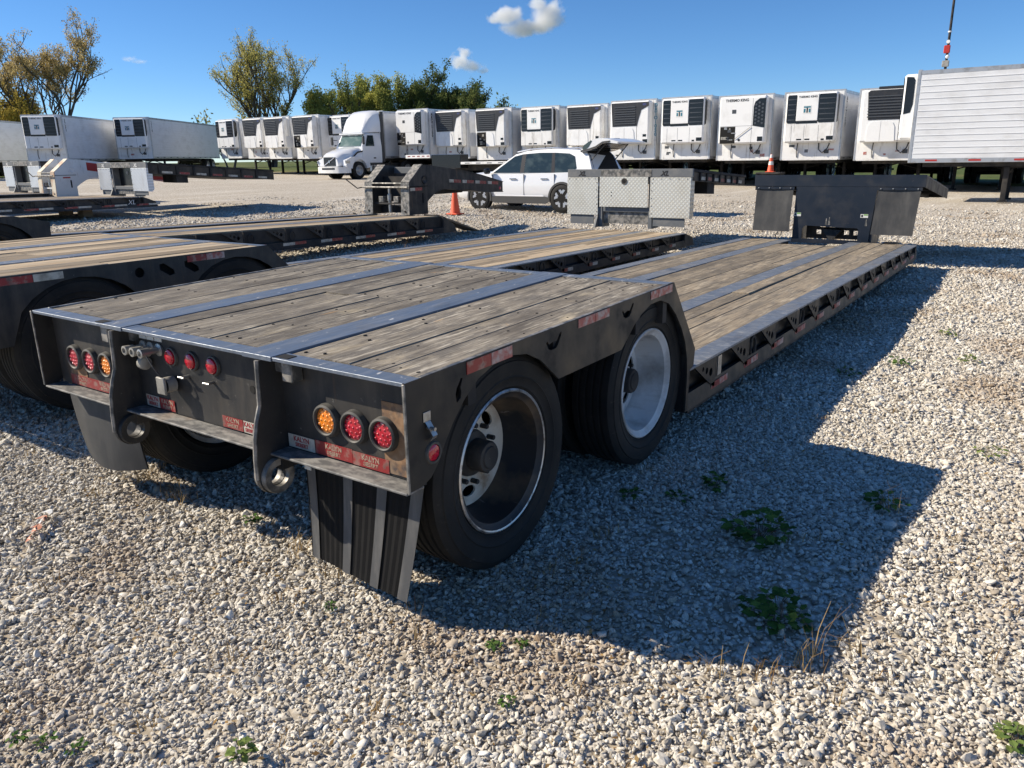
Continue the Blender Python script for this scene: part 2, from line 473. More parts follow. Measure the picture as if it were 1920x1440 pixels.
# ------------------------------------------------------------------ ground
def ground_material():
    m = bpy.data.materials.new('gravel_ground')
    m.use_nodes = True
    nt = m.node_tree
    N, L = nt.nodes, nt.links
    b = N['Principled BSDF']
    b.inputs['Roughness'].default_value = 0.9
    b.inputs['Specular IOR Level'].default_value = 0.2
    geo = N.new('ShaderNodeNewGeometry')
    pos = geo.outputs['Position']

    def noise(scale, detail=4, rough=0.6, sc3=None):
        mp = N.new('ShaderNodeMapping')
        mp.inputs['Scale'].default_value = sc3 or (scale, scale, scale)
        L.new(pos, mp.inputs['Vector'])
        n = N.new('ShaderNodeTexNoise')
        n.inputs['Scale'].default_value = 1
        n.inputs['Detail'].default_value = detail
        n.inputs['Roughness'].default_value = rough
        L.new(mp.outputs[0], n.inputs['Vector'])
        return n.outputs['Fac']

    def mr(s, a, b_, c=0.0, d=1.0):
        n = N.new('ShaderNodeMapRange')
        for k, v in zip(('From Min', 'From Max', 'To Min', 'To Max'), (a, b_, c, d)):
            n.inputs[k].default_value = v
        L.new(s, n.inputs['Value'])
        return n.outputs[0]

    def mix(f, a, b_):
        n = N.new('ShaderNodeMix'); n.data_type = 'RGBA'
        L.new(f, n.inputs['Factor'])
        for s, k in ((a, 'A'), (b_, 'B')):
            if isinstance(s, tuple):
                n.inputs[k].default_value = (*s, 1)
            else:
                L.new(s, n.inputs[k])
        return n.outputs['Result']

    def math_(op, a, b_):
        n = N.new('ShaderNodeMath'); n.operation = op
        for i, s in enumerate((a, b_)):
            if isinstance(s, (int, float)):
                n.inputs[i].default_value = s
            else:
                L.new(s, n.inputs[i])
        return n.outputs[0]
    vo = N.new('ShaderNodeTexVoronoi')
    vo.inputs['Scale'].default_value = 26
    vo.inputs['Randomness'].default_value = 1
    L.new(pos, vo.inputs['Vector'])
    sep = N.new('ShaderNodeSeparateColor')
    L.new(vo.outputs['Color'], sep.inputs[0])
    stone = mix(mr(sep.outputs[0], 0.0, 1.0), (0.50, 0.465, 0.405), (0.80, 0.765, 0.70))
    stone = mix(mr(sep.outputs[1], 0.80, 0.95), stone, (0.38, 0.345, 0.29))
    gap = mr(vo.outputs['Distance'], 0.35, 0.62)
    stone = mix(gap, stone, (0.36, 0.305, 0.23))
    # trodden dirt and dry patches
    dirt = mr(noise(0.45, 6, 0.65), 0.54, 0.70, 0, 0.6)
    col = mix(dirt, stone, (0.47, 0.405, 0.31))
    track = mr(noise(0.3, 4, 0.6, (0.9, 0.12, 1)), 0.52, 0.68, 0, 0.5)
    col = mix(track, col, (0.70, 0.665, 0.60))
    dry = mr(noise(1.7, 5, 0.7), 0.63, 0.74, 0, 0.6)
    col = mix(dry, col, (0.42, 0.32, 0.20))
    # grass beyond the edge of the lot
    sx = N.new('ShaderNodeSeparateXYZ')
    L.new(pos, sx.inputs[0])
    e1 = math_('SUBTRACT', math_('MULTIPLY', sx.outputs['X'], -1.0), 58.5)      # west of x = -58.5
    e2 = math_('SUBTRACT', sx.outputs['Y'], 42.5)                                # north of y = 42.5
    wob = mr(noise(0.25, 4), 0.2, 0.8, -3, 3)
    edge = math_('ADD', math_('MAXIMUM', e1, e2), wob)
    gm = mr(edge, -0.6, 0.8)
    g = mix(mr(noise(0.6, 6, 0.7), 0.35, 0.7), (0.050, 0.085, 0.018), (0.13, 0.15, 0.04))
    g = mix(mr(noise(0.08, 4), 0.5, 0.7, 0, 0.7), g, (0.20, 0.165, 0.07))
    col = mix(gm, col, g)
    L.new(col, b.inputs['Base Color'])
    h = math_('ADD', math_('MULTIPLY', mr(vo.outputs['Distance'], 0.0, 0.7, 1, 0), 1.0), math_('MULTIPLY', noise(60, 3), 0.4))
    h = math_('ADD', h, math_('MULTIPLY', noise(2.0, 3), 1.2))
    bp = N.new('ShaderNodeBump')
    bp.inputs['Strength'].default_value = 0.55
    bp.inputs['Distance'].default_value = 0.02
    L.new(h, bp.inputs['Height'])
    L.new(bp.outputs[0], b.inputs['Normal'])
    return m


def build_ground():
    def axis(fine, lo, hi):
        a = [lo]
        for v in fine:
            a.append(v)
        a.append(hi)
        return a
    xs = [-4500, -2500, -1200, -600, -300, -200, -150] + list(range(-120, -20, 4)) + list(np.arange(-20, 8.1, 0.5)) + [10, 14, 20, 30, 50, 100, 200, 500, 1200, 2500, 4500]
    ys = [-4500, -2000, -800, -300, -100, -40, -20] + list(np.arange(-10, 26, 0.75)) + list(range(26, 90, 4)) + [100, 130, 180, 260, 400, 700, 1200, 2500, 5000]
    vs, fs = [], []
    for y in ys:
        for x in xs:
            bumpz = 0.0
            if -20 < x < 8 and -10 < y < 26:
                bumpz = 0.012 * (math.sin(x * 1.3 + y * 0.7) + math.sin(y * 1.9 - x * 0.6)) - 0.026
            vs.append((x, y, terr(x) + bumpz))
    nx = len(xs)
    for j in range(len(ys) - 1):
        for i in range(nx - 1):
            fs.append((j * nx + i, j * nx + i + 1, (j + 1) * nx + i + 1, (j + 1) * nx + i))
    me = bpy.data.meshes.new('ground')
    me.from_pydata(vs, [], fs)
    me.materials.append(ground_material())
    me.polygons.foreach_set('use_smooth', [True] * len(fs))
    return tag(link('ground', me), kind='structure')


build_ground()


def gravel_material():
    m = bpy.data.materials.new('crushed_limestone')
    m.use_nodes = True
    N, L = m.node_tree.nodes, m.node_tree.links
    b = N['Principled BSDF']
    b.inputs['Roughness'].default_value = 0.88
    b.inputs['Specular IOR Level'].default_value = 0.25
    at = N.new('ShaderNodeAttribute'); at.attribute_type = 'INSTANCER'; at.attribute_name = 'shade'
    cr = N.new('ShaderNodeValToRGB')
    e = cr.color_ramp.elements
    e[0].position = 0.0; e[0].color = (0.15, 0.145, 0.135, 1)
    e[1].position = 1.0; e[1].color = (0.86, 0.83, 0.76, 1)
    for p, c in ((0.10, (0.29, 0.265, 0.23, 1)), (0.30, (0.46, 0.41, 0.335, 1)), (0.55, (0.62, 0.575, 0.495, 1)), (0.80, (0.74, 0.70, 0.62, 1))):
        q = e.new(p); q.color = c
    L.new(at.outputs['Fac'], cr.inputs[0])
    tc = N.new('ShaderNodeTexCoord')
    n = N.new('ShaderNodeTexNoise')
    n.inputs['Scale'].default_value = 2.5
    n.inputs['Detail'].default_value = 5
    L.new(tc.outputs['Object'], n.inputs['Vector'])
    mx = N.new('ShaderNodeMix'); mx.data_type = 'RGBA'; mx.blend_type = 'MULTIPLY'
    mr = N.new('ShaderNodeMapRange')
    mr.inputs['From Min'].default_value = 0.3; mr.inputs['From Max'].default_value = 0.7
    mr.inputs['To Min'].default_value = 0.72; mr.inputs['To Max'].default_value = 1.08
    L.new(n.outputs['Fac'], mr.inputs['Value'])
    mx.inputs['Factor'].default_value = 1
    at2 = N.new('ShaderNodeAttribute'); at2.attribute_type = 'INSTANCER'; at2.attribute_name = 'tan'
    m3 = N.new('ShaderNodeMix'); m3.data_type = 'RGBA'
    m4 = N.new('ShaderNodeMath'); m4.operation = 'MULTIPLY'; m4.inputs[1].default_value = 0.72
    L.new(at2.outputs['Fac'], m4.inputs[0]); L.new(m4.outputs[0], m3.inputs['Factor'])
    L.new(cr.outputs[0], m3.inputs['A']); m3.inputs['B'].default_value = (0.33, 0.225, 0.13, 1)
    L.new(m3.outputs['Result'], mx.inputs['A'])
    L.new(mr.outputs[0], mx.inputs['B'])
    L.new(mx.outputs['Result'], b.inputs['Base Color'])
    return m


def build_gravel():
    rg = np.random.default_rng(11)
    C = np.array([1.72, -1.82])
    rings = [(0.0, 3.2, 7200, 0.0060), (3.2, 5.5, 5400, 0.0067), (5.5, 9.0, 3000, 0.0082), (9.0, 13.0, 1200, 0.0106), (13.0, 18.0, 480, 0.0126), (18.0, 24.0, 170, 0.0138), (24.0, 32.0, 60, 0.0145)]
    half = math.radians(47)
    P, S = [], []
    for r0, r1, dens, size in rings:
        half = math.radians(180 if r1 < 4 else (62 if r1 < 10 else 52))
        area = half * (r1 * r1 - r0 * r0)
        n = int(area * dens)
        r = np.sqrt(rg.uniform(r0 * r0, r1 * r1, n))
        a = rg.uniform(-half, half, n) + CAM_YAW
        x = C[0] - np.sin(a) * r
        y = C[1] + np.cos(a) * r
        # worn patches carry fewer, smaller stones
        patch = np.sin(x * 0.9 + 1.3 * np.sin(y * 0.7)) * np.sin(y * 1.1 + 0.8 * np.sin(x * 0.6 + 2))
        keep = rg.uniform(0, 1, n) > np.clip((patch - 0.55) * 1.5, 0, 0.55)
        track = np.exp(-((x - 2.15 - 0.05 * (y - 4)) / 0.28) ** 2) * (y > 1.2)
        keep &= rg.uniform(0, 1, n) > track * 0.75
        x, y = x[keep], y[keep]
        s = size * np.exp(rg.normal(0, 0.34, len(x)))
        s *= np.where(rg.uniform(0, 1, len(x)) < 0.02, 1.3, 1.0)
        P.append(np.stack([x, y], 1)); S.append(s)
    P = np.concatenate(P); S = np.concatenate(S)
    n = len(P)
    sx = (np.sqrt((P[:, 0] + 3) ** 2 + 4) - (P[:, 0] + 3)) / 2 - 0.30
    z = 1.5 * (1 - np.exp(-np.maximum(sx, 0) / 62.0)) - 0.028 + rg.uniform(0.0, 0.009, n) + S * 0.30
    z += 0.012 * (np.sin(P[:, 0] * 1.3 + P[:, 1] * 0.7) + np.sin(P[:, 1] * 1.9 - P[:, 0] * 0.6))
    co = np.column_stack([P, z]).astype(np.float32)
    me = bpy.data.meshes.new('gravel')
    me.vertices.add(n)
    me.vertices.foreach_set('co', co.ravel())
    rot = np.column_stack([rg.normal(0, 0.5, n), rg.normal(0, 0.5, n), rg.uniform(0, 6.28, n)]).astype(np.float32)
    scl = (S[:, None] * np.column_stack([rg.uniform(0.9, 1.65, n), rg.uniform(0.7, 1.1, n), rg.uniform(0.45, 0.8, n)])).astype(np.float32)
    sh = np.clip(rg.beta(2.6, 2.0, n), 0, 1).astype(np.float32)
    me.attributes.new('rot', 'FLOAT_VECTOR', 'POINT').data.foreach_set('vector', rot.ravel())
    me.attributes.new('scl', 'FLOAT_VECTOR', 'POINT').data.foreach_set('vector', scl.ravel())
    me.attributes.new('shade', 'FLOAT', 'POINT').data.foreach_set('value', sh)
    tanv = np.clip((np.sin(P[:, 0] * 1.7 + 1.9 * np.sin(P[:, 1] * 1.1 + 0.4)) * np.sin(P[:, 1] * 1.9 + 1.3 * np.sin(P[:, 0] * 1.3 + 2.0)) + 0.35 * np.sin(P[:, 0] * 5.1) * np.sin(P[:, 1] * 4.3) - 0.16) * 1.9, 0, 1)
    tanv = np.maximum(tanv, 0.8 * np.exp(-((P[:, 0] - 2.15 - 0.05 * (P[:, 1] - 4)) / 0.36) ** 2) * (P[:, 1] > 1.2))
    tanv = (tanv * rg.uniform(0.2, 1.0, n)).astype(np.float32)
    me.attributes.new('tan', 'FLOAT', 'POINT').data.foreach_set('value', tanv)
    me.attributes.new('pick', 'INT', 'POINT').data.foreach_set('value', rg.integers(0, 8, n).astype(np.int32))
    mat = gravel_material()
    me.materials.append(mat)
    o = tag(link('gravel', me), 'pale crushed limestone gravel covering the yard', 'gravel', kind='stuff')
    ng = bpy.data.node_groups.new('gravel_scatter', 'GeometryNodeTree')
    ng.interface.new_socket('Geometry', in_out='INPUT', socket_type='NodeSocketGeometry')
    ng.interface.new_socket('Geometry', in_out='OUTPUT', socket_type='NodeSocketGeometry')
    N, L = ng.nodes, ng.links
    gi, go = N.new('NodeGroupInput'), N.new('NodeGroupOutput')
    jn = N.new('GeometryNodeJoinGeometry')
    for k in range(8):
        ico = N.new('GeometryNodeMeshIcoSphere')
        ico.inputs['Subdivisions'].default_value = 2
        ns = N.new('ShaderNodeTexNoise')
        ns.inputs['Scale'].default_value = 0.95
        ns.inputs['Detail'].default_value = 1.5
        ps = N.new('GeometryNodeInputPosition')
        off = N.new('ShaderNodeVectorMath'); off.operation = 'ADD'
        off.inputs[1].default_value = (k * 7.3, k * 3.1, k * 5.7)
        L.new(ps.outputs[0], off.inputs[0]); L.new(off.outputs[0], ns.inputs['Vector'])
        sb = N.new('ShaderNodeVectorMath'); sb.operation = 'SUBTRACT'; sb.inputs[1].default_value = (0.5, 0.5, 0.5)
        L.new(ns.outputs['Color'], sb.inputs[0])
        ml = N.new('ShaderNodeVectorMath'); ml.operation = 'SCALE'; ml.inputs['Scale'].default_value = 1.9
        L.new(sb.outputs[0], ml.inputs[0])
        sp = N.new('GeometryNodeSetPosition')
        L.new(ico.outputs['Mesh'], sp.inputs['Geometry']); L.new(ml.outputs[0], sp.inputs['Offset'])
        sm = N.new('GeometryNodeSetMaterial'); sm.inputs['Material'].default_value = mat
        L.new(sp.outputs[0], sm.inputs['Geometry'])
        ss = N.new('GeometryNodeSetShadeSmooth'); ss.inputs['Shade Smooth'].default_value = (k % 2 == 0)
        L.new(sm.outputs[0], ss.inputs['Geometry'])
        gt_ = N.new('GeometryNodeGeometryToInstance')
        L.new(ss.outputs[0], gt_.inputs[0]); L.new(gt_.outputs[0], jn.inputs[0])

    def named(nm, dt):
        a = N.new('GeometryNodeInputNamedAttribute'); a.data_type = dt
        a.inputs['Name'].default_value = nm
        return a.outputs['Attribute']
    ip = N.new('GeometryNodeInstanceOnPoints')
    L.new(gi.outputs[0], ip.inputs['Points'])
    L.new(jn.outputs[0], ip.inputs['Instance'])
    ip.inputs['Pick Instance'].default_value = True
    L.new(named('pick', 'INT'), ip.inputs['Instance Index'])
    er = N.new('FunctionNodeEulerToRotation')
    L.new(named('rot', 'FLOAT_VECTOR'), er.inputs[0])
    L.new(er.outputs[0], ip.inputs['Rotation'])
    L.new(named('scl', 'FLOAT_VECTOR'), ip.inputs['Scale'])
    L.new(ip.outputs[0], go.inputs[0])
    md = o.modifiers.new('scatter', 'NODES')
    md.node_group = ng
    return o


build_gravel()


# ------------------------------------------------------------------ lowboy trailers
WID = 2.59
TYRE_R = 0.465


def tyre_profile():
    h = [(0.300, 0.085), (0.306, 0.100), (0.318, 0.106), (0.322, 0.112), (0.330, 0.111), (0.358, 0.122), (0.362, 0.126), (0.368, 0.123), (0.392, 0.128), (0.415, 0.127), (0.428, 0.127), (0.432, 0.121), (0.440, 0.120), (0.456, 0.108)]
    out = [(r, -a) for r, a in h]
    tread = [(-0.104, 0.463)]
    for g in (-0.072, -0.030, 0.010, 0.052):
        tread += [(g, 0.4655), (g + 0.004, 0.453), (g + 0.013, 0.453), (g + 0.017, 0.4655)]
    tread += [(0.104, 0.463)]
    out += [(r, a) for a, r in tread]
    out += [(r, a) for r, a in h[::-1]]
    out += [(0.292, 0.0)]
    return out


ME = {}
ME['tyre'] = MB().lathe(tyre_profile(), 56, closed=True).mesh('tyre', 'rubber', 32)


def wheel_meshes(key, barrel, disc, edge, hub='black'):
    bar = [(0.308, 0.096), (0.310, 0.108), (0.303, 0.113), (0.297, 0.110)]
    m = MB(); m.lathe(bar, 56)
    ME[key + 'edge'] = m.mesh('rim_edge', edge, 40)
    m = MB()
    m.lathe([(0.297, 0.110), (0.287, 0.098), (0.272, 0.090), (0.268, 0.045), (0.262, 0.0), (0.248, -0.045), (0.243, -0.075), (0.236, -0.085)], 56)
    ME[key + 'barrel'] = m.mesh('rim', barrel, 40)
    m = MB()
    holes = []
    for k in range(5):
        a = 2 * PI * k / 5 + 0.5
        cx, cy = 0.172 * math.cos(a), 0.172 * math.sin(a)
        h = []
        for q in range(12):
            b = 2 * PI * q / 12
            u, v = 0.026 * math.cos(b), 0.046 * math.sin(b)
            h.append((cx + u * math.cos(a) - v * math.sin(a), cy + u * math.sin(a) + v * math.cos(a)))
        holes.append(h)
    m.plate(circle(0, 0, 0.238, 48), holes, -0.083, -0.074)
    ME[key + 'disc'] = m.mesh('disc', disc)
    m = MB()
    m.lathe([(0.0, 0.035), (0.045, 0.034), (0.050, 0.028), (0.064, 0.026), (0.070, 0.016), (0.070, -0.05), (0.098, -0.056), (0.105, -0.074)], 32)
    for k in range(10):
        a = 2 * PI * k / 10
        m.tube((-0.074, 0.128 * math.cos(a), 0.128 * math.sin(a)), (-0.038, 0.128 * math.cos(a), 0.128 * math.sin(a)), 0.011, n=6)
    ME[key + 'hub'] = m.mesh('hub', hub, 40)


wheel_meshes('d', 'rim_black', 'rim_dirty', 'rim_edge')
wheel_meshes('g', 'rim', 'rim', 'rim', 'under')
wheel_meshes('k', 'rim_black', 'under', 'under', 'under')


def wheel(par, x, y, z, key, side, spin, dual=True):
    """dual wheel; x is the outer sidewall of the outer tyre"""
    e = bpy.data.objects.new('wheel', None)
    COL.objects.link(e)
    e.parent = par
    e.location = (x - side * 0.127, y, z)
    e.rotation_euler = (spin, 0, 0 if side > 0 else PI)
    link('tyre', ME['tyre'], e)
    link('rim', ME[key + 'barrel'], e)
    link('rim_edge', ME[key + 'edge'], e)
    link('disc', ME[key + 'disc'], e)
    link('hub', ME[key + 'hub'], e)
    if dual:
        e2 = bpy.data.objects.new('wheel', None)
        COL.objects.link(e2)
        e2.parent = par
        e2.location = (x - side * 0.425, y, z)
        e2.rotation_euler = (spin, 0, PI if side > 0 else 0)
        link('tyre', ME['tyre'], e2)
        link('rim', ME[key + 'barrel'], e2)


def planks(par, x0, x1, n, y0, y1, zf, mat, thick=0.035, splits=(), seed=0, gap=0.0022):
    """n boards side by side, running along y; zf(y) is the height of the top"""
    r = random.Random(seed)
    ws = [r.uniform(0.80, 1.22) for _ in range(n)]
    ws = [q * (x1 - x0) / sum(ws) for q in ws]
    xc = x0
    for i in range(n):
        wd = ws[i]
        xc += wd
        cuts = [y0] + sorted(s + r.uniform(-0.02, 0.02) for s in splits if r.random() < 0.55) + [y1]
        for a, b in zip(cuts, cuts[1:]):
            a2, b2 = a + 0.003, b - 0.003
            za, zb = zf(a2), zf(b2)
            dz = r.uniform(-0.004, 0.003)
            L_ = b2 - a2
            hw = wd / 2 - gap / 2 * r.uniform(0.7, 1.6)
            m = MB()
            ns = max(1, int(L_ / 1.2))
            # a board with eased edges, a little cupped and bowed
            rows = []
            ph = r.uniform(0, 6)
            for k in range(ns + 1):
                t = k / ns
                yy = -L_ / 2 + L_ * t
                zz = (za + (zb - za) * t) - (za + zb) / 2 + 0.002 * math.sin(ph + 4 * t)
                ww = 0.0015 * math.sin(ph * 2 + 9 * t)
                rows.append([(-hw + ww, yy, zz - thick), (-hw + ww, yy, zz - 0.003), (-hw + 0.003 + ww, yy, zz), (hw - 0.003 + ww, yy, zz), (hw + ww, yy, zz - 0.003), (hw + ww, yy, zz - thick)])
            vs = [p for row in rows for p in row]
            fs = []
            for k in range(ns):
                for q in range(6):
                    fs.append((k * 6 + q, k * 6 + (q + 1) % 6, (k + 1) * 6 + (q + 1) % 6, (k + 1) * 6 + q))
            fs.append(tuple(range(6)))
            fs.append(tuple(range(ns * 6, ns * 6 + 6))[::-1])
            m.add(vs, fs)
            m.build('plank', mat, par, loc=(xc - wd / 2, (a2 + b2) / 2, (za + zb) / 2 + dz))


def nails(par, x0, x1, n, ys, zf, seed=0, r0=0.006):
    r = random.Random(seed)
    m = MB()
    wd = (x1 - x0) / n
    for i in range(n):
        for y in ys:
            for s in (-0.25, 0.27):
                if r.random() < 0.12:
                    continue
                x = x0 + wd * (i + 0.5 + s) + r.uniform(-0.012, 0.012)
                yy = y + r.uniform(-0.03, 0.03)
                q = r0 * r.uniform(0.8, 1.5)
                m.prism([(x + p, yy + t) for p, t in circle(0, 0, q, 7, ry=q * 1.5)], zf(yy) + 0.0005, zf(yy) + 0.0050, 'xy')
    return tag(m.build('nail_holes', 'nail', par), kind='stuff')


def tape_pair(par, y, z0, z1, x, la, lb, ma='tape_red', mb='tape_faded', zf=None):
    m = MB(zf)
    m.box(x, x + 0.003, y, y + la, z0, z1)
    m.build('reflective_tape', ma, par)
    m = MB(zf)
    m.box(x, x + 0.003, y + la + 0.004, y + la + lb, z0, z1)
    m.build('reflective_tape', mb, par)


def gusset(par, y, z, s, x, flip, name='bracket', mat='dusty', ang=0.0):
    """triangular fold-out bracket with round holes; hangs from the deck edge"""
    m = MB()
    L_, H = 0.36 * s, 0.20 * s
    out = [(0, 0), (L_, 0), (L_, -H), (L_ - 0.03, -H)]
    if flip:
        out = [(L_ - u, v) for u, v in out][::-1]
    holes = []
    for k, (u, rr) in enumerate(((0.40, 0.020), (0.58, 0.028), (0.78, 0.036))):
        uu = L_ * u if not flip else L_ * (1 - u)
        holes.append(circle(uu, -H * 0.30 * (0.7 + 0.4 * k), rr * s * 0.8, 10))
    m.plate([(y + u, z + v) for u, v in out], [[(y + u, z + v) for u, v in h] for h in holes], x - 0.012, x)
    return m.build(name, mat, par)


def lower_deck(par, y0, y1, zt, zb, cfg):
    """flat well of a lowboy: side channels, brackets, main beams, boards"""
    wood, steel = cfg.get('wood', 'wood_lo'), cfg.get('steel_lo', 'steel_lo')
    sd = cfg.get('seed', 1)
    fx = lambda a, b: a + b
    # edge strips and stringers (steel, flush with the boards)
    for xa, xb in ((-0.15, 0.0), (-0.94, -0.76), (-1.98, -1.80), (-WID, -WID + 0.15)):
        if not cfg.get('open') or xa in (-0.94, -1.98):
            m = MB()
            n = 10
            for k in range(n):
                ya, yb = y0 + (y1 - y0) * k / n, y0 + (y1 - y0) * (k + 1) / n
                m.add([(xa, ya, zt(ya)), (xb, ya, zt(ya)), (xb, yb, zt(yb)), (xa, yb, zt(yb)), (xa, ya, zt(ya) - 0.014), (xb, ya, zt(ya) - 0.014), (xb, yb, zt(yb) - 0.014), (xa, yb, zt(yb) - 0.014)],
                      [(0, 1, 2, 3), (7, 6, 5, 4), (1, 5, 6, 2), (0, 3, 7, 4), (0, 4, 5, 1), (3, 2, 6, 7)])
            m.build('deck_strip', steel, par)
    # main beams
    for xa, xb in ((-0.90, -0.80), (-1.94, -1.84)):
        m = MB(lambda x, y, z: (x, y, z if z > 0.5 else z))
        m.add([(xa, y0, zt(y0) - 0.015), (xb, y0, zt(y0) - 0.015), (xb, y1, zt(y1) - 0.015), (xa, y1, zt(y1) - 0.015),
               (xa, y0, zb(y0) + 0.03), (xb, y0, zb(y0) + 0.03), (xb, y1, zb(y1) + 0.03), (xa, y1, zb(y1) + 0.03)],
              [(0, 1, 2, 3), (7, 6, 5, 4), (1, 5, 6, 2), (0, 3, 7, 4), (0, 4, 5, 1), (3, 2, 6, 7)])
        m.build('main_beam', 'under', par)
    # cross members
    k = 0
    y = y0 + 0.15
    while y < y1 - 0.1:
        m = MB()
        m.box(-WID + 0.1, -0.1, y, y + 0.06, zt(y) - 0.16, zt(y) - 0.052)
        m.build('cross_member', 'under', par)
        y += 0.62
    # side channels: recessed web, bottom ledge
    for sx, side in ((0.0, 1), (-WID, -1)):
        m = MB()
        X = lambda d: sx - side * d
        for (da, db, fa, fb) in ((0.075, 0.087, lambda q: zt(q) - 0.014, lambda q: zb(q) + 0.012), (0.003, 0.087, lambda q: zb(q) + 0.012, lambda q: zb(q))):
            xa, xb = X(da), X(db)
            m.add([(xa, y0, fa(y0)), (xb, y0, fa(y0)), (xb, y1, fa(y1)), (xa, y1, fa(y1)), (xa, y0, fb(y0)), (xb, y0, fb(y0)), (xb, y1, fb(y1)), (xa, y1, fb(y1))],
                  [(0, 1, 2, 3), (7, 6, 5, 4), (1, 5, 6, 2), (0, 3, 7, 4), (0, 4, 5, 1), (3, 2, 6, 7)])
        m.build('side_channel', cfg.get('rail', 'rail'), par)
    # lower fascia strip that carries the tape
    h = cfg.get('fascia', 0.115)
    m = MB()
    m.add([(-0.02, y0, zb(y0) + h), (-0.05, y0, zb(y0) + h), (-0.05, y1, zb(y1) + h), (-0.02, y1, zb(y1) + h), (-0.004, y0, zb(y0) + 0.0125), (-0.05, y0, zb(y0) + 0.0125), (-0.05, y1, zb(y1) + 0.0125), (-0.004, y1, zb(y1) + 0.0125)],
          [(0, 1, 2, 3), (7, 6, 5, 4), (1, 5, 6, 2), (0, 3, 7, 4), (0, 4, 5, 1), (3, 2, 6, 7)])
    m.build('side_fascia', cfg.get('rail', 'rail'), par)
    # brackets, stiffeners, rings, tape along the right side
    y, i = y0 + 0.10, 0
    step = cfg.get('step', 0.66)
    while y < y1 - 0.35:
        s = min(1.0, (zt(y) - zb(y)) / 0.27)
        gusset(par, y, zt(y) - 0.02, s, -0.010, False, mat=cfg.get('bracket', 'rail'))
        m = MB(); m.box(-0.073, -0.012, y + 0.37, y + 0.39, zb(y) + h + 0.004, zt(y) - 0.016)
        m.build('stiffener', cfg.get('rail', 'rail'), par)
        if i % 2 == 1 or cfg.get('rings'):
            yy, zz = y + 0.52, (zt(y) + zb(y)) / 2 + 0.02
            m = MB()
            m.path([(-0.030, yy + 0.055 * math.cos(a), zz + 0.075 * math.sin(a)) for a in np.linspace(0.35 * PI, 2.35 * PI, 15)], 0.011, 6)
            m.build('tie_down_ring', 'under', par)
        if cfg.get('tape') and i % cfg.get('tape_every', 1) == 0:
            za = zb(y) + h - 0.068
            la = cfg.get('tl', 0.14)
            tape_pair(par, y + 0.30, za, za + 0.045, -0.013, la, la, *cfg['tape'])
        y += step
        i += 1


def gap_strip(m, pts):
    m.add(pts, [(0, 1, 2, 3)])


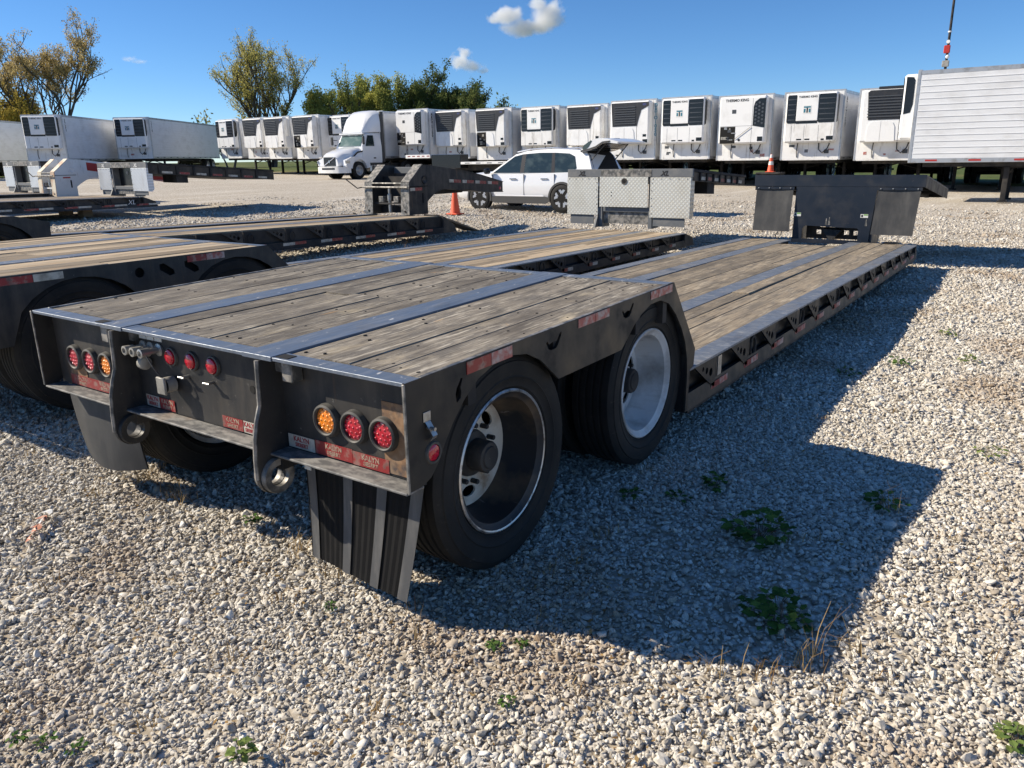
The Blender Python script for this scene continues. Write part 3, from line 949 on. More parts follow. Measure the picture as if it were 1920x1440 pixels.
# ------------------------------------------------------------------ the lowboy in front
def main_trailer():
    T = thing('lowboy_trailer', 'black lowboy trailer with grey oak deck, round tail lights and towing eyes', 'trailer', (0, 0, 0))
    H, SL = 0.974, 0.0178
    up = lambda x, y, z: (x, y, z + SL * y)
    uz = lambda y: H + SL * y
    L1 = 2.19
    # --- boards of the raised rear deck
    for k, (xa, xb, n) in enumerate(((-0.675, -0.022, 4), (-1.725, -0.865, 5), (-WID + 0.022, -1.915, 4))):
        planks(T, xa, xb, n, 0.085, L1 - 0.075, lambda y: uz(y) - 0.002, 'wood', splits=(1.1,) if k == 1 else (), seed=20 + k)
        nails(T, xa, xb, n, (0.16, 0.42, 0.78, 1.15, 1.52, 1.86, 2.05), lambda y: uz(y) - 0.006, seed=30 + k, r0=0.0042)
    # --- steel strips
    for xa, xb in ((-0.858, -0.682), (-1.908, -1.732)):
        MB(up).box(xa, xb, -0.004, L1 - 0.002, H - 0.016, H + 0.003, 0.0012).build('deck_strip', 'steel', T)
    for xa, xb in ((-0.680, -0.001), (-1.730, -0.860), (-WID + 0.001, -1.910)):
        MB(up).box(xa, xb, 0.0, 0.078, H - 0.014, H, 0.0012).build('rear_flange', 'steel', T)
        MB(up).box(xa, xb, L1 - 0.070, L1, H - 0.014, H, 0.0012).build('front_flange', 'steel', T)
        # stake pocket mouth at the inner end of the flange
    for x in (-0.64, -1.955):
        MB(up).box(x - 0.034, x + 0.034, 0.014, 0.060, H + 0.0005, H + 0.0025).build('stake_pocket', 'void', T)
        MB(up).box(x - 0.030, x + 0.030, 0.030, 0.085, H - 0.10, H - 0.016, 0.004).build('pocket_block', 'edge', T)
    for x in (-0.011, -WID + 0.011):
        MB(up).box(x - 0.0105, x + 0.0105, 0.08, L1 - 0.072, H - 0.012, H + 0.001, 0.002).build('side_edge', 'edge', T)
    # --- side skirts with the wheel arches cut in
    a1 = [(0.155, 0.645), (0.19, 0.70), (0.24, 0.765), (0.31, 0.835), (0.40, 0.895), (0.50, 0.928), (0.62, 0.938), (0.73, 0.920), (0.83, 0.872), (0.91, 0.808), (0.975, 0.755)]
    a2 = [(1.57, 0.760), (1.63, 0.800), (1.70, 0.855), (1.79, 0.905), (1.90, 0.938), (2.02, 0.940), (2.13, 0.905), (2.23, 0.830), (2.32, 0.735), (2.385, 0.64), (2.425, 0.53), (2.44, 0.42), (2.43, 0.19)]
    outer = [(0.0, H), (L1, uz(L1)), (2.545, 0.565), (2.53, 0.46), (2.475, 0.445), (2.47, 0.19)] + a2[::-1] + a1[::-1] + [(0.11, 0.60), (0.06, 0.582), (0.0, 0.582)]

    def slot(y, z):
        return [(y - 0.062, z + 0.016), (y - 0.052, z + 0.024), (y - 0.038, z + 0.006), (y - 0.022, z + 0.010), (y, z + 0.014), (y + 0.022, z + 0.010), (y + 0.048, z + 0.040), (y + 0.060, z + 0.046), (y + 0.062, z + 0.034),
                (y + 0.034, z - 0.008), (y + 0.018, z - 0.020), (y - 0.018, z - 0.022), (y - 0.044, z - 0.012)]
    drop = [(0.268, 0.835), (0.262, 0.87), (0.272, 0.893), (0.298, 0.925), (0.306, 0.920), (0.292, 0.890), (0.296, 0.868), (0.290, 0.848)]
    holes = [drop, slot(0.935, 0.918), slot(1.63, 0.935)]
    for sx, s in ((0.0, 1), (-WID, -1)):
        m = MB()
        m.plate(outer, holes, sx, sx - s * 0.012)
        m.build('side_skirt', 'dusty', T)
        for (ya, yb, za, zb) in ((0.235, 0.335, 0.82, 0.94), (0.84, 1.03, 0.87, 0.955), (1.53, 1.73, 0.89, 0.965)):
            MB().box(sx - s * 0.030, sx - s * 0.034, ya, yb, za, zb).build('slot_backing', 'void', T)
        # wheel-well front wall
        m = MB()
        m.box(sx - s * 0.013, sx - s * 0.62, 2.452, 2.468, 0.19, 0.63)
        m.build('wheel_well', 'under', T)
    tape_pair(T, 0.33, H - 0.052, H - 0.005, 0.0005, 0.15, 0.14, zf=up)
    tape_pair(T, 1.14, H - 0.044, H - 0.004, 0.0005, 0.15, 0.14, 'tape_faded', 'tape_faded', up)
    tape_pair(T, 1.89, H - 0.046, H - 0.004, 0.0005, 0.09, 0.18, 'tape_faded', 'tape_faded', up)
    # side lamp, placard clip
    m = MB(); m.lathe([(0.0, 0.010), (0.022, 0.009), (0.030, 0.004), (0.031, 0.0)], 24, (0.0, 0.125, 0.690))
    lamp = m.build('side_lamp', 'red_lens', T, 40)
    m = MB(); m.lathe([(0.031, 0.0), (0.032, 0.007), (0.040, 0.007), (0.043, 0.0)], 24, (0.0, 0.125, 0.690))
    m.build('lamp_ring', 'grommet', lamp, 40)
    m = MB()
    m.box(0.001, 0.004, 0.080, 0.118, 0.815, 0.850, 0.001)
    m.add([(0.004, 0.086, 0.815), (0.004, 0.114, 0.815), (0.03, 0.120, 0.765), (0.03, 0.095, 0.765), (0.012, 0.135, 0.748), (0.012, 0.100, 0.742)], [(0, 1, 2, 3), (3, 2, 4, 5)])
    m.tube((0.0, 0.103, 0.79), (0.035, 0.103, 0.79), 0.007, n=8)
    m.build('spring_clip', 'metal', T)
    # --- rear face, three bays
    PY = 0.088
    for xa, xb in ((-0.745, -0.013), (-1.795, -0.765), (-WID + 0.013, -1.815)):
        MB().box(xa, xb, PY, PY + 0.010, 0.5745, H - 0.016).build('rear_panel', 'black', T)
        MB().box(xa, xb, -0.006, PY - 0.002, 0.565, 0.5755, 0.003).build('rear_ledge', 'shelf', T)
    MB().box(-0.20, -0.0135, PY - 0.003, PY - 0.0005, 0.585, 0.86).build('rust_patch', 'rustpatch', T)
    MB().box(-2.47, -2.30, PY - 0.003, PY - 0.0005, 0.585, 0.70).build('rust_patch', 'rustpatch', T)
    # corner edge strip
    for x in (0.0, -WID):
        MB().box(x - 0.010 if x == 0 else x - 0.002, x + 0.002 if x == 0 else x + 0.010, -0.008, -0.0005, 0.575, H - 0.002, 0.002).build('corner_edge', 'edge', T)
    # towing ears
    for x in (-0.755, -1.805):
        pr = [(-0.012, H - 0.018), (-0.016, 0.86), (-0.020, 0.775), (-0.042, 0.715), (-0.058, 0.65), (-0.066, 0.56), (-0.068, 0.48)]
        arc = [(0.012 + 0.080 * math.cos(a), 0.478 + 0.080 * math.sin(a)) for a in np.linspace(PI, 2 * PI + 0.5, 14)]
        outl = pr + arc + [(0.098, 0.54), (0.098, H - 0.018)]
        MB().plate(outl, [circle(0.012, 0.478, 0.043, 20)], x - 0.011, x + 0.011).build('towing_ear', 'black', T)
        m = MB()
        m.lathe([(0.045, -0.036), (0.072, -0.036), (0.074, -0.030), (0.074, 0.030), (0.072, 0.036), (0.045, 0.036)], 28, (x, 0.012, 0.478), closed=True)
        m.build('towing_eye', 'edge' if x > -1 else 'black', T, 35)
        m = MB(); m.path([(x, a, b) for a, b in [(p[0] - 0.002, p[1]) for p in pr]], 0.0105, 6)
        m.build('ear_edge', 'edge', T)
        MB().box(x - 0.045, x + 0.045, 0.02, 0.40, 0.50, 0.5645).build('frame_foot', 'under', T)
        MB().box(x + 0.013, x + 0.050, 0.060, 0.086, H - 0.075, H - 0.040).build('ear_block', 'edge', T)
    # --- tail lamps in thick grommets
    def lamp(x, z, col, r=0.050, deep=0.011):
        m = MB()
        m.lathe([(0.0, -0.006), (r * 0.7, -0.005), (r, 0.0)], 28, (x, PY - 0.012, z), 'y')
        o = m.build('tail_lamp', col, T, 50)
        m = MB()
        m.lathe([(r, 0.006), (r + 0.001, -deep), (r + 0.006, -deep - 0.004), (r + 0.014, -deep), (r + 0.018, 0.010)], 28, (x, PY - 0.012, z), 'y')
        m.build('lamp_grommet', 'grommet', o, 40)
        # the diodes behind the lens
        m = MB()
        for (u, v) in [(0, 0)] + [(0.45 * math.cos(a), 0.45 * math.sin(a)) for a in np.linspace(0, 2 * PI, 7)[:-1]] + [(0.78 * math.cos(a), 0.78 * math.sin(a)) for a in np.linspace(0.2, 2 * PI + 0.2, 12)[:-1]]:
            m.lathe([(0.0, -0.0085), (0.0045, -0.007), (0.007, -0.002)], 8, (x + u * r, PY - 0.012, z + v * r), 'y')
        m.build('lamp_diodes', col, o, 60)
        return o
    for x, c in ((-0.49, 'amber_lens'), (-0.34, 'red_lens'), (-0.19, 'red_lens'), (-2.38, 'red_lens'), (-2.225, 'red_lens'), (-2.07, 'amber_lens')):
        lamp(x, 0.735, c)
    for x in (-1.50, -1.345, -1.19):
        m = MB(); m.lathe([(0.0, -0.024), (0.024, -0.023), (0.033, -0.018), (0.035, 0.0)], 24, (x, PY - 0.001, 0.852), 'y')
        o = m.build('marker_lamp', 'red_lens', T, 50)
        m = MB(); m.lathe([(0.036, 0.0), (0.037, -0.012), (0.043, -0.010), (0.045, 0.0)], 24, (x, PY - 0.001, 0.852), 'y')
        m.build('lamp_ring', 'grommet', o, 40)
    # --- tape with the maker's print
    def tape(xa, xb, z0, z1, mat, words, pm):
        o = MB().box(xa, xb, PY - 0.0048, PY - 0.0032, z0, z1).build('reflective_tape', mat, T)
        n = max(1, round((xb - xa) / 0.20))
        for k in range(n if words else 0):
            cx = xa + (xb - xa) * (k + 0.5) / n
            text('KALYN', 0.029, pm, o, face_mtx(cx, PY - 0.0052, (z0 + z1) / 2 + 0.011), 0.0004, bold=0.0008)
            text('SIEBERT', 0.022, pm, o, face_mtx(cx, PY - 0.0052, (z0 + z1) / 2 - 0.013), 0.0004, bold=0.0006)
    tape(-0.735, -0.58, 0.580, 0.635, 'tape_white', 1, 'red_print')
    tape(-0.575, -0.37, 0.582, 0.638, 'tape_red', 1, 'tan_print')
    tape(-0.368, -0.18, 0.580, 0.634, 'tape_red', 1, 'tan_print')
    tape(-1.76, -1.655, 0.582, 0.636, 'tape_white', 1, 'red_print')
    tape(-1.65, -1.53, 0.582, 0.636, 'tape_red', 1, 'tan_print')
    tape(-1.17, -1.03, 0.582, 0.634, 'tape_red', 1, 'tan_print')
    tape(-1.025, -0.93, 0.582, 0.634, 'tape_white', 1, 'red_print')
    tape(-2.47, -2.03, 0.582, 0.636, 'tape_red', 1, 'tan_print')
    # --- air couplings, plug, drain valves, stickers
    for k, x in enumerate((-1.722, -1.660, -1.595)):
        m = MB()
        m.lathe([(0.0, 0.0), (0.030, 0.0), (0.030, -0.008), (0.014, -0.012), (0.014, -0.052), (0.020, -0.054), (0.022, -0.098), (0.013, -0.100), (0.011, -0.080), (0.0, -0.080)], 16, (x, PY, 0.872), 'y')
        m.build('air_valve', 'metal' if k == 2 else 'plug', T, 35)
        MB().box(x - 0.028, x + 0.028, PY - 0.003, PY - 0.0005, 0.910, 0.930).build('valve_sticker', 'label', T)
    m = MB(); m.lathe([(0.0, -0.055), (0.020, -0.055), (0.030, -0.04), (0.030, -0.01), (0.02, -0.002), (0.0, -0.002)], 18, (-1.655, PY - 0.035, 0.805), 'x')
    m.build('gladhand', 'plug', T, 40)
    m = MB()
    m.box(-1.535, -1.470, 0.012, 0.026, 0.690, 0.770, 0.004)
    m.lathe([(0.036, 0.0), (0.036, 0.045), (0.026, 0.052), (0.0, 0.052)], 20, (-1.498, 0.028, 0.730), 'y')
    plug = m.build('plug_cover', 'plug', T, 40)
    MB().path([(-1.50, 0.02, 0.77), (-1.52, 0.0, 0.82), (-1.55, -0.005, 0.868)], 0.004, 5).build('plug_cord', 'grommet', plug)
    for x in (-1.395, -1.21):
        m = MB()
        m.tube((x, PY, 0.775), (x, PY - 0.035, 0.775), 0.008, n=8)
        m.box(x - 0.024, x + 0.022, PY - 0.040, PY - 0.030, 0.772, 0.780, 0.002)
        m.build('drain_tap', 'metal', T)
    m = MB(); m.lathe([(0.0, -0.002), (0.017, -0.002), (0.017, 0.0)], 16, (-0.94, PY - 0.0005, 0.785), 'y'); m.build('drain_hole', 'void', T)
    MB().box(-1.945, -1.905, PY - 0.004, PY - 0.001, 0.845, 0.885).build('inspection_sticker', 'green', T)
    MB().box(-1.945, -1.900, PY - 0.004, PY - 0.001, 0.795, 0.843).build('inspection_sticker', 'label', T)
    MB().box(-1.880, -1.845, PY - 0.004, PY - 0.001, 0.685, 0.750).build('warning_sticker', 'tape_white', T)
    # --- mud flaps
    m = MB()
    nx, nz = 36, 10
    vs, fs = [], []
    for j in range(nz + 1):
        t = j / nz
        for i in range(nx + 1):
            s = i / nx
            x = -0.675 + 0.635 * s - 0.075 * t * s + 0.0 * t
            y = 0.105 + 0.012 * (i % 2) * 0.25 - 0.02 * t * t + 0.012 * math.sin(3 * s + 2) * t - 0.015 * s * t
            vs.append((x, y, 0.562 - (0.465 + 0.012 * s) * t))
    for j in range(nz):
        for i in range(nx):
            a = j * (nx + 1) + i
            fs.append((a, a + 1, a + nx + 2, a + nx + 1))
    k = len(vs)
    vs += [(p[0], p[1] + 0.010, p[2]) for p in vs[:k]]
    fs += [tuple(i + k for i in q[::-1]) for q in fs]
    flap = MB().add(vs, fs).build('mud_flap', 'flap_rib', T)
    for s0, wdt in ((0.02, 0.050), (0.36, 0.052), (0.655, 0.052), (0.925, 0.058)):
        m = MB()
        vs, fs = [], []
        for j in range(nz + 1):
            t = j / nz
            for s in (s0, s0 + wdt / 0.635):
                x = -0.675 + 0.635 * s - 0.075 * t * s
                y = 0.105 - 0.02 * t * t + 0.012 * math.sin(3 * s + 2) * t - 0.015 * s * t - 0.004
                vs.append((x, y, 0.560 - (0.463 + 0.012 * s) * t))
        for j in range(nz):
            fs.append((2 * j, 2 * j + 1, 2 * j + 3, 2 * j + 2))
        m.add(vs, fs).build('flap_strip', 'flap_strip', flap, 30)
    MB().box(-0.668, -0.632, 0.094, 0.0985, 0.490, 0.545).build('flap_sticker', 'label', flap)
    m = MB()
    vs, fs = [], []
    for j in range(9):
        t = j / 8
        for i in range(11):
            s = i / 10
            vs.append((-2.575 + 0.625 * s + 0.035 * t * (1 - s), 0.105 - 0.055 * math.sin(PI * s) * t + 0.03 * t * t, 0.562 - (0.405 + 0.03 * math.sin(PI * s) - 0.03 * s) * t))
    for j in range(8):
        for i in range(10):
            a = j * 11 + i
            fs.append((a, a + 1, a + 12, a + 11))
    k = len(vs)
    vs += [(p[0], p[1] + 0.008, p[2]) for p in vs]
    fs += [tuple(i + k for i in q[::-1]) for q in fs]
    m.add(vs, fs).build('mud_flap', 'flap', T, 60)
    # --- running gear
    for y, key, sp in ((0.650, 'd', 0.3), (2.02, 'g', 1.1)):
        wheel(T, -0.045, y, TYRE_R, key, 1, sp)
        wheel(T, -WID + 0.045, y, TYRE_R, 'g', -1, sp + 1)
        m = MB()
        m.tube((-WID + 0.3, y, TYRE_R), (-0.3, y, TYRE_R), 0.065, n=16)
        m.build('axle', 'under', T, 40)
    for x in (-0.80, -1.855):
        MB().prism([(0.11, 0.60), (0.11, 0.95), (2.15, 0.985), (2.46, 0.58), (2.46, 0.45), (2.30, 0.45)], x - 0.05, x + 0.05).build('main_beam', 'under', T)
        for y in (0.55, 1.92):
            MB().box(x - 0.06, x + 0.06, y, y + 0.30, 0.30, 0.56, 0.02).build('spring_hanger', 'under', T)
    for y in (0.35, 0.95, 1.35, 1.75, 2.08):
        MB().box(-WID + 0.013, -0.013, y, y + 0.05, 0.80, 0.925).build('cross_member', 'under', T)
    # sloped front of the raised deck
    m = MB()
    m.add([(-WID + 0.012, L1 - 0.002, uz(L1) - 0.016), (-0.012, L1 - 0.002, uz(L1) - 0.016), (-0.012, 2.50, 0.46), (-WID + 0.012, 2.50, 0.46)], [(0, 1, 2, 3)])
    m.build('deck_slope', 'black', T)
    # --- the well
    zt = lambda y: 0.452 - 0.01105 * (y - 2.51) + 0.016 * math.sin(PI * min(1, max(0, (y - 2.5) / 8.4)))
    zb = lambda y: 0.168 - 0.0039 * (y - 2.51) + 0.010 * math.sin(PI * min(1, max(0, (y - 2.5) / 8.4)))
    Y0, Y1 = 2.48, 10.95
    lower_deck(T, Y0, Y1, zt, zb, dict(wood='wood_lo', tape=('tape_red', 'tape_faded'), tape_every=1, step=0.64, seed=4, tl=0.15))
    for k, (xa, xb, n, yb) in enumerate(((-0.757, -0.153, 4, Y1), (-1.797, -0.943, 5, 10.22), (-WID + 0.153, -1.983, 4, Y1))):
        planks(T, xa, xb, n, Y0 + 0.03, yb, lambda y: zt(y) - 0.001, 'wood_lo', splits=(5.3, 7.6, 9.0), seed=50 + k)
    MB().box(-0.055, -0.009, 2.98, 3.045, 0.29, 0.42).build('serial_plate', 'metal', T)
    # well front: pocket for the gooseneck
    MB().box(-1.80, -0.94, 10.23, 10.27, 0.20, zt(10.25) - 0.012, 0.004).build('pocket_lip', 'black', T)
    MB().box(-1.80, -0.94, 10.93, 10.99, 0.16, 0.235, 0.004).build('pocket_lip', 'black', T)
    MB().box(-1.80, -0.94, 10.272, 10.928, 0.150, 0.165).build('pocket_shade_plate', 'under', T)  # dark plate added so the open pocket looks shaded
    m = MB()
    m.prism([(10.952, zt(10.95)), (11.10, 0.26), (11.12, 0.14), (10.952, 0.14)], -0.012, -0.80)
    m.prism([(10.952, zt(10.95)), (11.10, 0.26), (11.12, 0.14), (10.952, 0.14)], -1.95, -WID + 0.012)
    m.build('front_bumper', 'black', T)
    return T


def main_gooseneck(T):
    """dark navy gooseneck standing at the front of the well"""
    G = bpy.data.objects.new('gooseneck', None)
    COL.objects.link(G); G.parent = T
    Y = 11.35
    # deck box of the neck, sloping down to the front
    sl = lambda x, y, z: (x, y, z - 0.11 * (y - Y))
    MB(sl).box(-2.575, -0.035, Y + 0.012, 14.05, 1.315, 1.34, 0.004).build('neck_deck', 'navy', G)
    for x in (-2.575, -0.055):
        m = MB(sl)
        m.box(x, x + 0.02, Y + 0.012, 14.05, 1.165, 1.314)
        m.build('neck_side', 'dusty', G)
    m = MB(sl)
    for x in (-2.2, -1.9, -1.45, -1.1, -0.7, -0.35):
        m.box(x - 0.03, x + 0.03, Y + 0.05, 14.0, 1.17, 1.312)
    for y in (12.2, 13.1, 14.0):
        m.box(-2.54, -0.06, y, y + 0.04, 1.18, 1.30)
    tag(m.build('neck_frame', 'under', G))
    # rear fascia + body plate
    MB().box(-2.575, -0.035, Y - 0.002, Y + 0.010, 1.165, 1.342, 0.003).build('neck_fascia', 'navy', G)
    body = [(-1.895, 1.164), (-1.905, 0.36), (-1.93, 0.28), (-0.72, 0.28), (-0.745, 0.36), (-0.69, 1.10), (-0.68, 1.164)]
    cut = [(-1.755, 0.345), (-1.755, 0.50), (-1.735, 0.535), (-1.70, 0.555), (-0.925, 0.535), (-0.905, 0.52), (-0.905, 0.345)]
    MB().plate(body, [cut], Y, Y + 0.014, 'xz').build('neck_plate', 'navy', G)
    # inner plate with square windows behind the opening
    inner = [(-1.76, 0.33), (-1.76, 0.56), (-0.90, 0.54), (-0.90, 0.33)]
    wins = [[(x, 0.40), (x, 0.47), (x + 0.075, 0.468), (x + 0.075, 0.40)] for x in (-1.60, -1.46, -1.17, -1.03)]
    wins += [[(x, 0.515), (x, 0.535), (x + 0.09, 0.533), (x + 0.09, 0.515)] for x in (-1.55, -1.40, -1.20, -1.06)]
    MB().plate(inner, wins, Y + 0.30, Y + 0.312, 'xz').build('inner_plate', 'black', G)
    m = MB(); m.prism([(-1.47, 0.50), (-1.17, 0.49), (-1.33, 0.30)], Y + 0.10, Y + 0.28, 'xz'); m.build('hook_plate', 'black', G)
    for xa, xb in ((-1.90, -1.80), (-0.80, -0.70)):
        m = MB(); m.prism([(Y + 0.015, 1.16), (Y + 1.5, 1.0), (Y + 0.9, 0.62), (Y + 0.55, 0.28), (Y + 0.015, 0.28)], xa, xb)
        m.build('neck_cheek', 'navy', G)
    # mud flaps with hanger bars
    for (xa, xb, xc, xd, zb_) in ((-2.53, -1.935, -2.545, -1.945, 0.455), (-0.672, -0.085, -0.715, -0.125, 0.455)):
        m = MB()
        vs = []
        for j in range(7):
            t = j / 6
            for i in range(7):
                s = i / 6
                vs.append((xa + (xb - xa) * s + ((xc - xa) * (1 - s) + (xd - xb) * s) * t, Y - 0.012 - 0.05 * t + 0.012 * math.sin(PI * s + 2 * t), 1.135 + (zb_ - 1.135) * t))
        k = len(vs)
        vs += [(p[0], p[1] + 0.008, p[2]) for p in vs]
        fs = [(j * 7 + i, j * 7 + i + 1, j * 7 + i + 8, j * 7 + i + 7) for j in range(6) for i in range(6)]
        fs += [tuple(q + k for q in f[::-1]) for f in fs]
        m.add(vs, fs).build('mud_flap', 'flap', G, 60)
        b = MB().box(xa - 0.01, xb + 0.015, Y - 0.022, Y - 0.004, 1.115, 1.160, 0.003).build('hanger_bar', 'navy', G)
        for q in range(4):
            x = xa + (xb - xa) * (0.06 + 0.29 * q)
            MB().lathe([(0.0, -0.012), (0.009, -0.010), (0.012, 0.0)], 8, (x, Y - 0.0225, 1.139), 'y').build('bolt', 'metal', G)
    for x in (-1.845, -0.835):
        s = MB().box(x - 0.055, x + 0.055, Y - 0.004, Y - 0.001, 0.70, 0.755).build('warning_sticker', 'label', G)
        MB().box(x - 0.01, x + 0.05, Y - 0.0055, Y - 0.0043, 0.735, 0.752).build('sticker_band', 'green', G)
        MB().box(x - 0.045, x - 0.02, Y - 0.0055, Y - 0.0043, 0.71, 0.745).build('sticker_mark', 'black_print', G)
    for x, h in ((-1.39, 0.10), (-1.345, 0.12), (-0.80, 0.10)):
        m = MB(); m.prism([(x - 0.018, 0.575), (x + 0.018, 0.575), (x + 0.006, 0.575 + h), (x - 0.006, 0.575 + h)], Y - 0.003, Y - 0.001, 'xz')
        m.build('scrape_mark', 'edge', G)
    m = MB(); m.path([(-2.12, Y - 0.05, 0.45), (-2.16, Y - 0.06, 0.38), (-2.13, Y - 0.05, 0.32), (-2.07, Y - 0.05, 0.40), (-2.06, Y - 0.04, 0.50)], 0.008, 5); m.build('hose', 'grommet', G)
    return G


TM = main_trailer()
main_gooseneck(TM)


# ------------------------------------------------------------------ more materials
def diamond_mat(name, base, dirt):
    m = nmat(name, base, [(dirt, 1.6, 0.48, 0.70, 0.45, 4), ((0.40, 0.31, 0.18), (9, 9, 1.2), 0.64, 0.76, 0.4, 5)], rough=0.40, metal=0.40)
    N, L = m.node_tree.nodes, m.node_tree.links
    b = N['Principled BSDF']
    tc = N.new('ShaderNodeTexCoord')
    mp = N.new('ShaderNodeMapping')
    mp.inputs['Rotation'].default_value = (0, PI / 4, 0)
    L.new(tc.outputs['Object'], mp.inputs['Vector'])
    sx = N.new('ShaderNodeSeparateXYZ'); cx = N.new('ShaderNodeCombineXYZ')
    L.new(mp.outputs[0], sx.inputs[0]); L.new(sx.outputs['X'], cx.inputs['X']); L.new(sx.outputs['Z'], cx.inputs['Y'])
    vo = N.new('ShaderNodeTexVoronoi')
    vo.inputs['Scale'].default_value = 19
    vo.inputs['Randomness'].default_value = 0.0
    L.new(cx.outputs[0], vo.inputs['Vector'])
    mr = N.new('ShaderNodeMapRange')
    mr.inputs['From Min'].default_value = 0.18; mr.inputs['From Max'].default_value = 0.46
    mr.inputs['To Min'].default_value = 1.0; mr.inputs['To Max'].default_value = 0.0
    L.new(vo.outputs['Distance'], mr.inputs['Value'])
    bp = N.new('ShaderNodeBump')
    bp.inputs['Strength'].default_value = 0.22
    bp.inputs['Distance'].default_value = 0.01
    L.new(mr.outputs[0], bp.inputs['Height'])
    L.new(bp.outputs[0], b.inputs['Normal'])
    # highlights of the raised treads put into the colour, darker in between
    src = b.inputs['Base Color'].links[0].from_socket
    mx = N.new('ShaderNodeMix'); mx.data_type = 'RGBA'; mx.blend_type = 'MULTIPLY'
    mx.inputs['Factor'].default_value = 1.0
    m2 = N.new('ShaderNodeMapRange'); m2.inputs['To Min'].default_value = 0.84; m2.inputs['To Max'].default_value = 1.05
    L.new(mr.outputs[0], m2.inputs['Value'])
    L.new(src, mx.inputs['A']); L.new(m2.outputs[0], mx.inputs['B'])
    L.new(mx.outputs['Result'], b.inputs['Base Color'])
    return m


MT['diamond'] = diamond_mat('diamond_plate', (0.74, 0.72, 0.64), (0.56, 0.51, 0.40))
MT['diamond_white'] = diamond_mat('white_diamond_plate', (0.66, 0.68, 0.70), (0.45, 0.46, 0.46))
MT['white'] = nmat('white_paint', (0.83, 0.835, 0.83), [((0.46, 0.44, 0.40), 1.3, 0.52, 0.75, 0.35, 6)], rough=0.35, rand=True)
MT['white_dirty'] = nmat('white_paint_dirty', (0.80, 0.80, 0.785), [((0.46, 0.43, 0.38), 1.8, 0.50, 0.74, 0.5, 6), ((0.22, 0.18, 0.13), (7, 7, 0.9), 0.57, 0.72, 0.6, 6), ((0.30, 0.15, 0.06), (11, 11, 1.5), 0.66, 0.74, 0.5, 5)], rough=0.5, rand=True)
MT['alu'] = nmat('aluminium_sheet', (0.76, 0.77, 0.78), [((0.48, 0.47, 0.45), (1.2, 1.2, 2.2), 0.48, 0.72, 0.45, 5)], metal=0.1, rough=0.42, rand=True)
MT['alu_trim'] = nmat('aluminium_trim', (0.50, 0.51, 0.52), [((0.25, 0.22, 0.18), 4, 0.5, 0.7, 0.6)], metal=0.6, rough=0.4)
MT['dark_grille'] = nmat('dark_grille_plastic', (0.020, 0.022, 0.026), [((0.06, 0.055, 0.05), 3, 0.5, 0.7, 0.5)], rough=0.45)
MT['slat'] = nmat('grille_slat', (0.060, 0.066, 0.075), rough=0.4)
MT['gloss_black'] = nmat('gloss_black', (0.010, 0.011, 0.013), rough=0.22)
MT['glass'] = nmat('tinted_glass', (0.022, 0.034, 0.034), [((0.10, 0.13, 0.12), (1.6, 1.6, 2.5), 0.52, 0.68, 0.5, 3)], rough=0.03, spec=0.9)
MT['glass_green'] = nmat('windscreen_glass', (0.10, 0.16, 0.15), [((0.30, 0.36, 0.34), (1.5, 1.5, 3), 0.5, 0.7, 0.5, 3)], rough=0.03, spec=0.4)
MT['car_white'] = nmat('white_car_paint', (0.80, 0.81, 0.82), rough=0.28, coat=0.7)
MT['clad'] = nmat('grey_cladding', (0.055, 0.055, 0.054), rough=0.6)
MT['alloy'] = nmat('machined_alloy', (0.62, 0.62, 0.63), rough=0.3, metal=0.7)
MT['chrome'] = nmat('bright_trim', (0.55, 0.56, 0.57), rough=0.25, metal=0.9)
MT['grey'] = nmat('grey_paint', (0.13, 0.14, 0.15), [((0.25, 0.24, 0.22), 5, 0.5, 0.7, 0.5)], rough=0.6)
MT['teal'] = nmat('teal_print', (0.01, 0.16, 0.24), rough=0.5)
MT['red'] = nmat('red_paint', (0.42, 0.025, 0.018), rough=0.5)
MT['cone'] = nmat('orange_cone', (0.80, 0.105, 0.035), [((0.55, 0.07, 0.03), 6, 0.5, 0.7, 0.6)], rough=0.55)
MT['cone_white'] = nmat('cone_collar', (0.72, 0.71, 0.68), rough=0.5)
MT['cream'] = nmat('rusty_cream_paint', (0.66, 0.60, 0.48), [((0.36, 0.16, 0.07), 2.5, 0.50, 0.64, 0.8, 6), ((0.45, 0.34, 0.22), 6, 0.5, 0.7, 0.6)], rough=0.7)
MT['timber'] = nmat('rough_timber', (0.30, 0.21, 0.13), [((0.12, 0.09, 0.06), (12, 2, 12), 0.5, 0.7, 0.7)], rough=0.9)


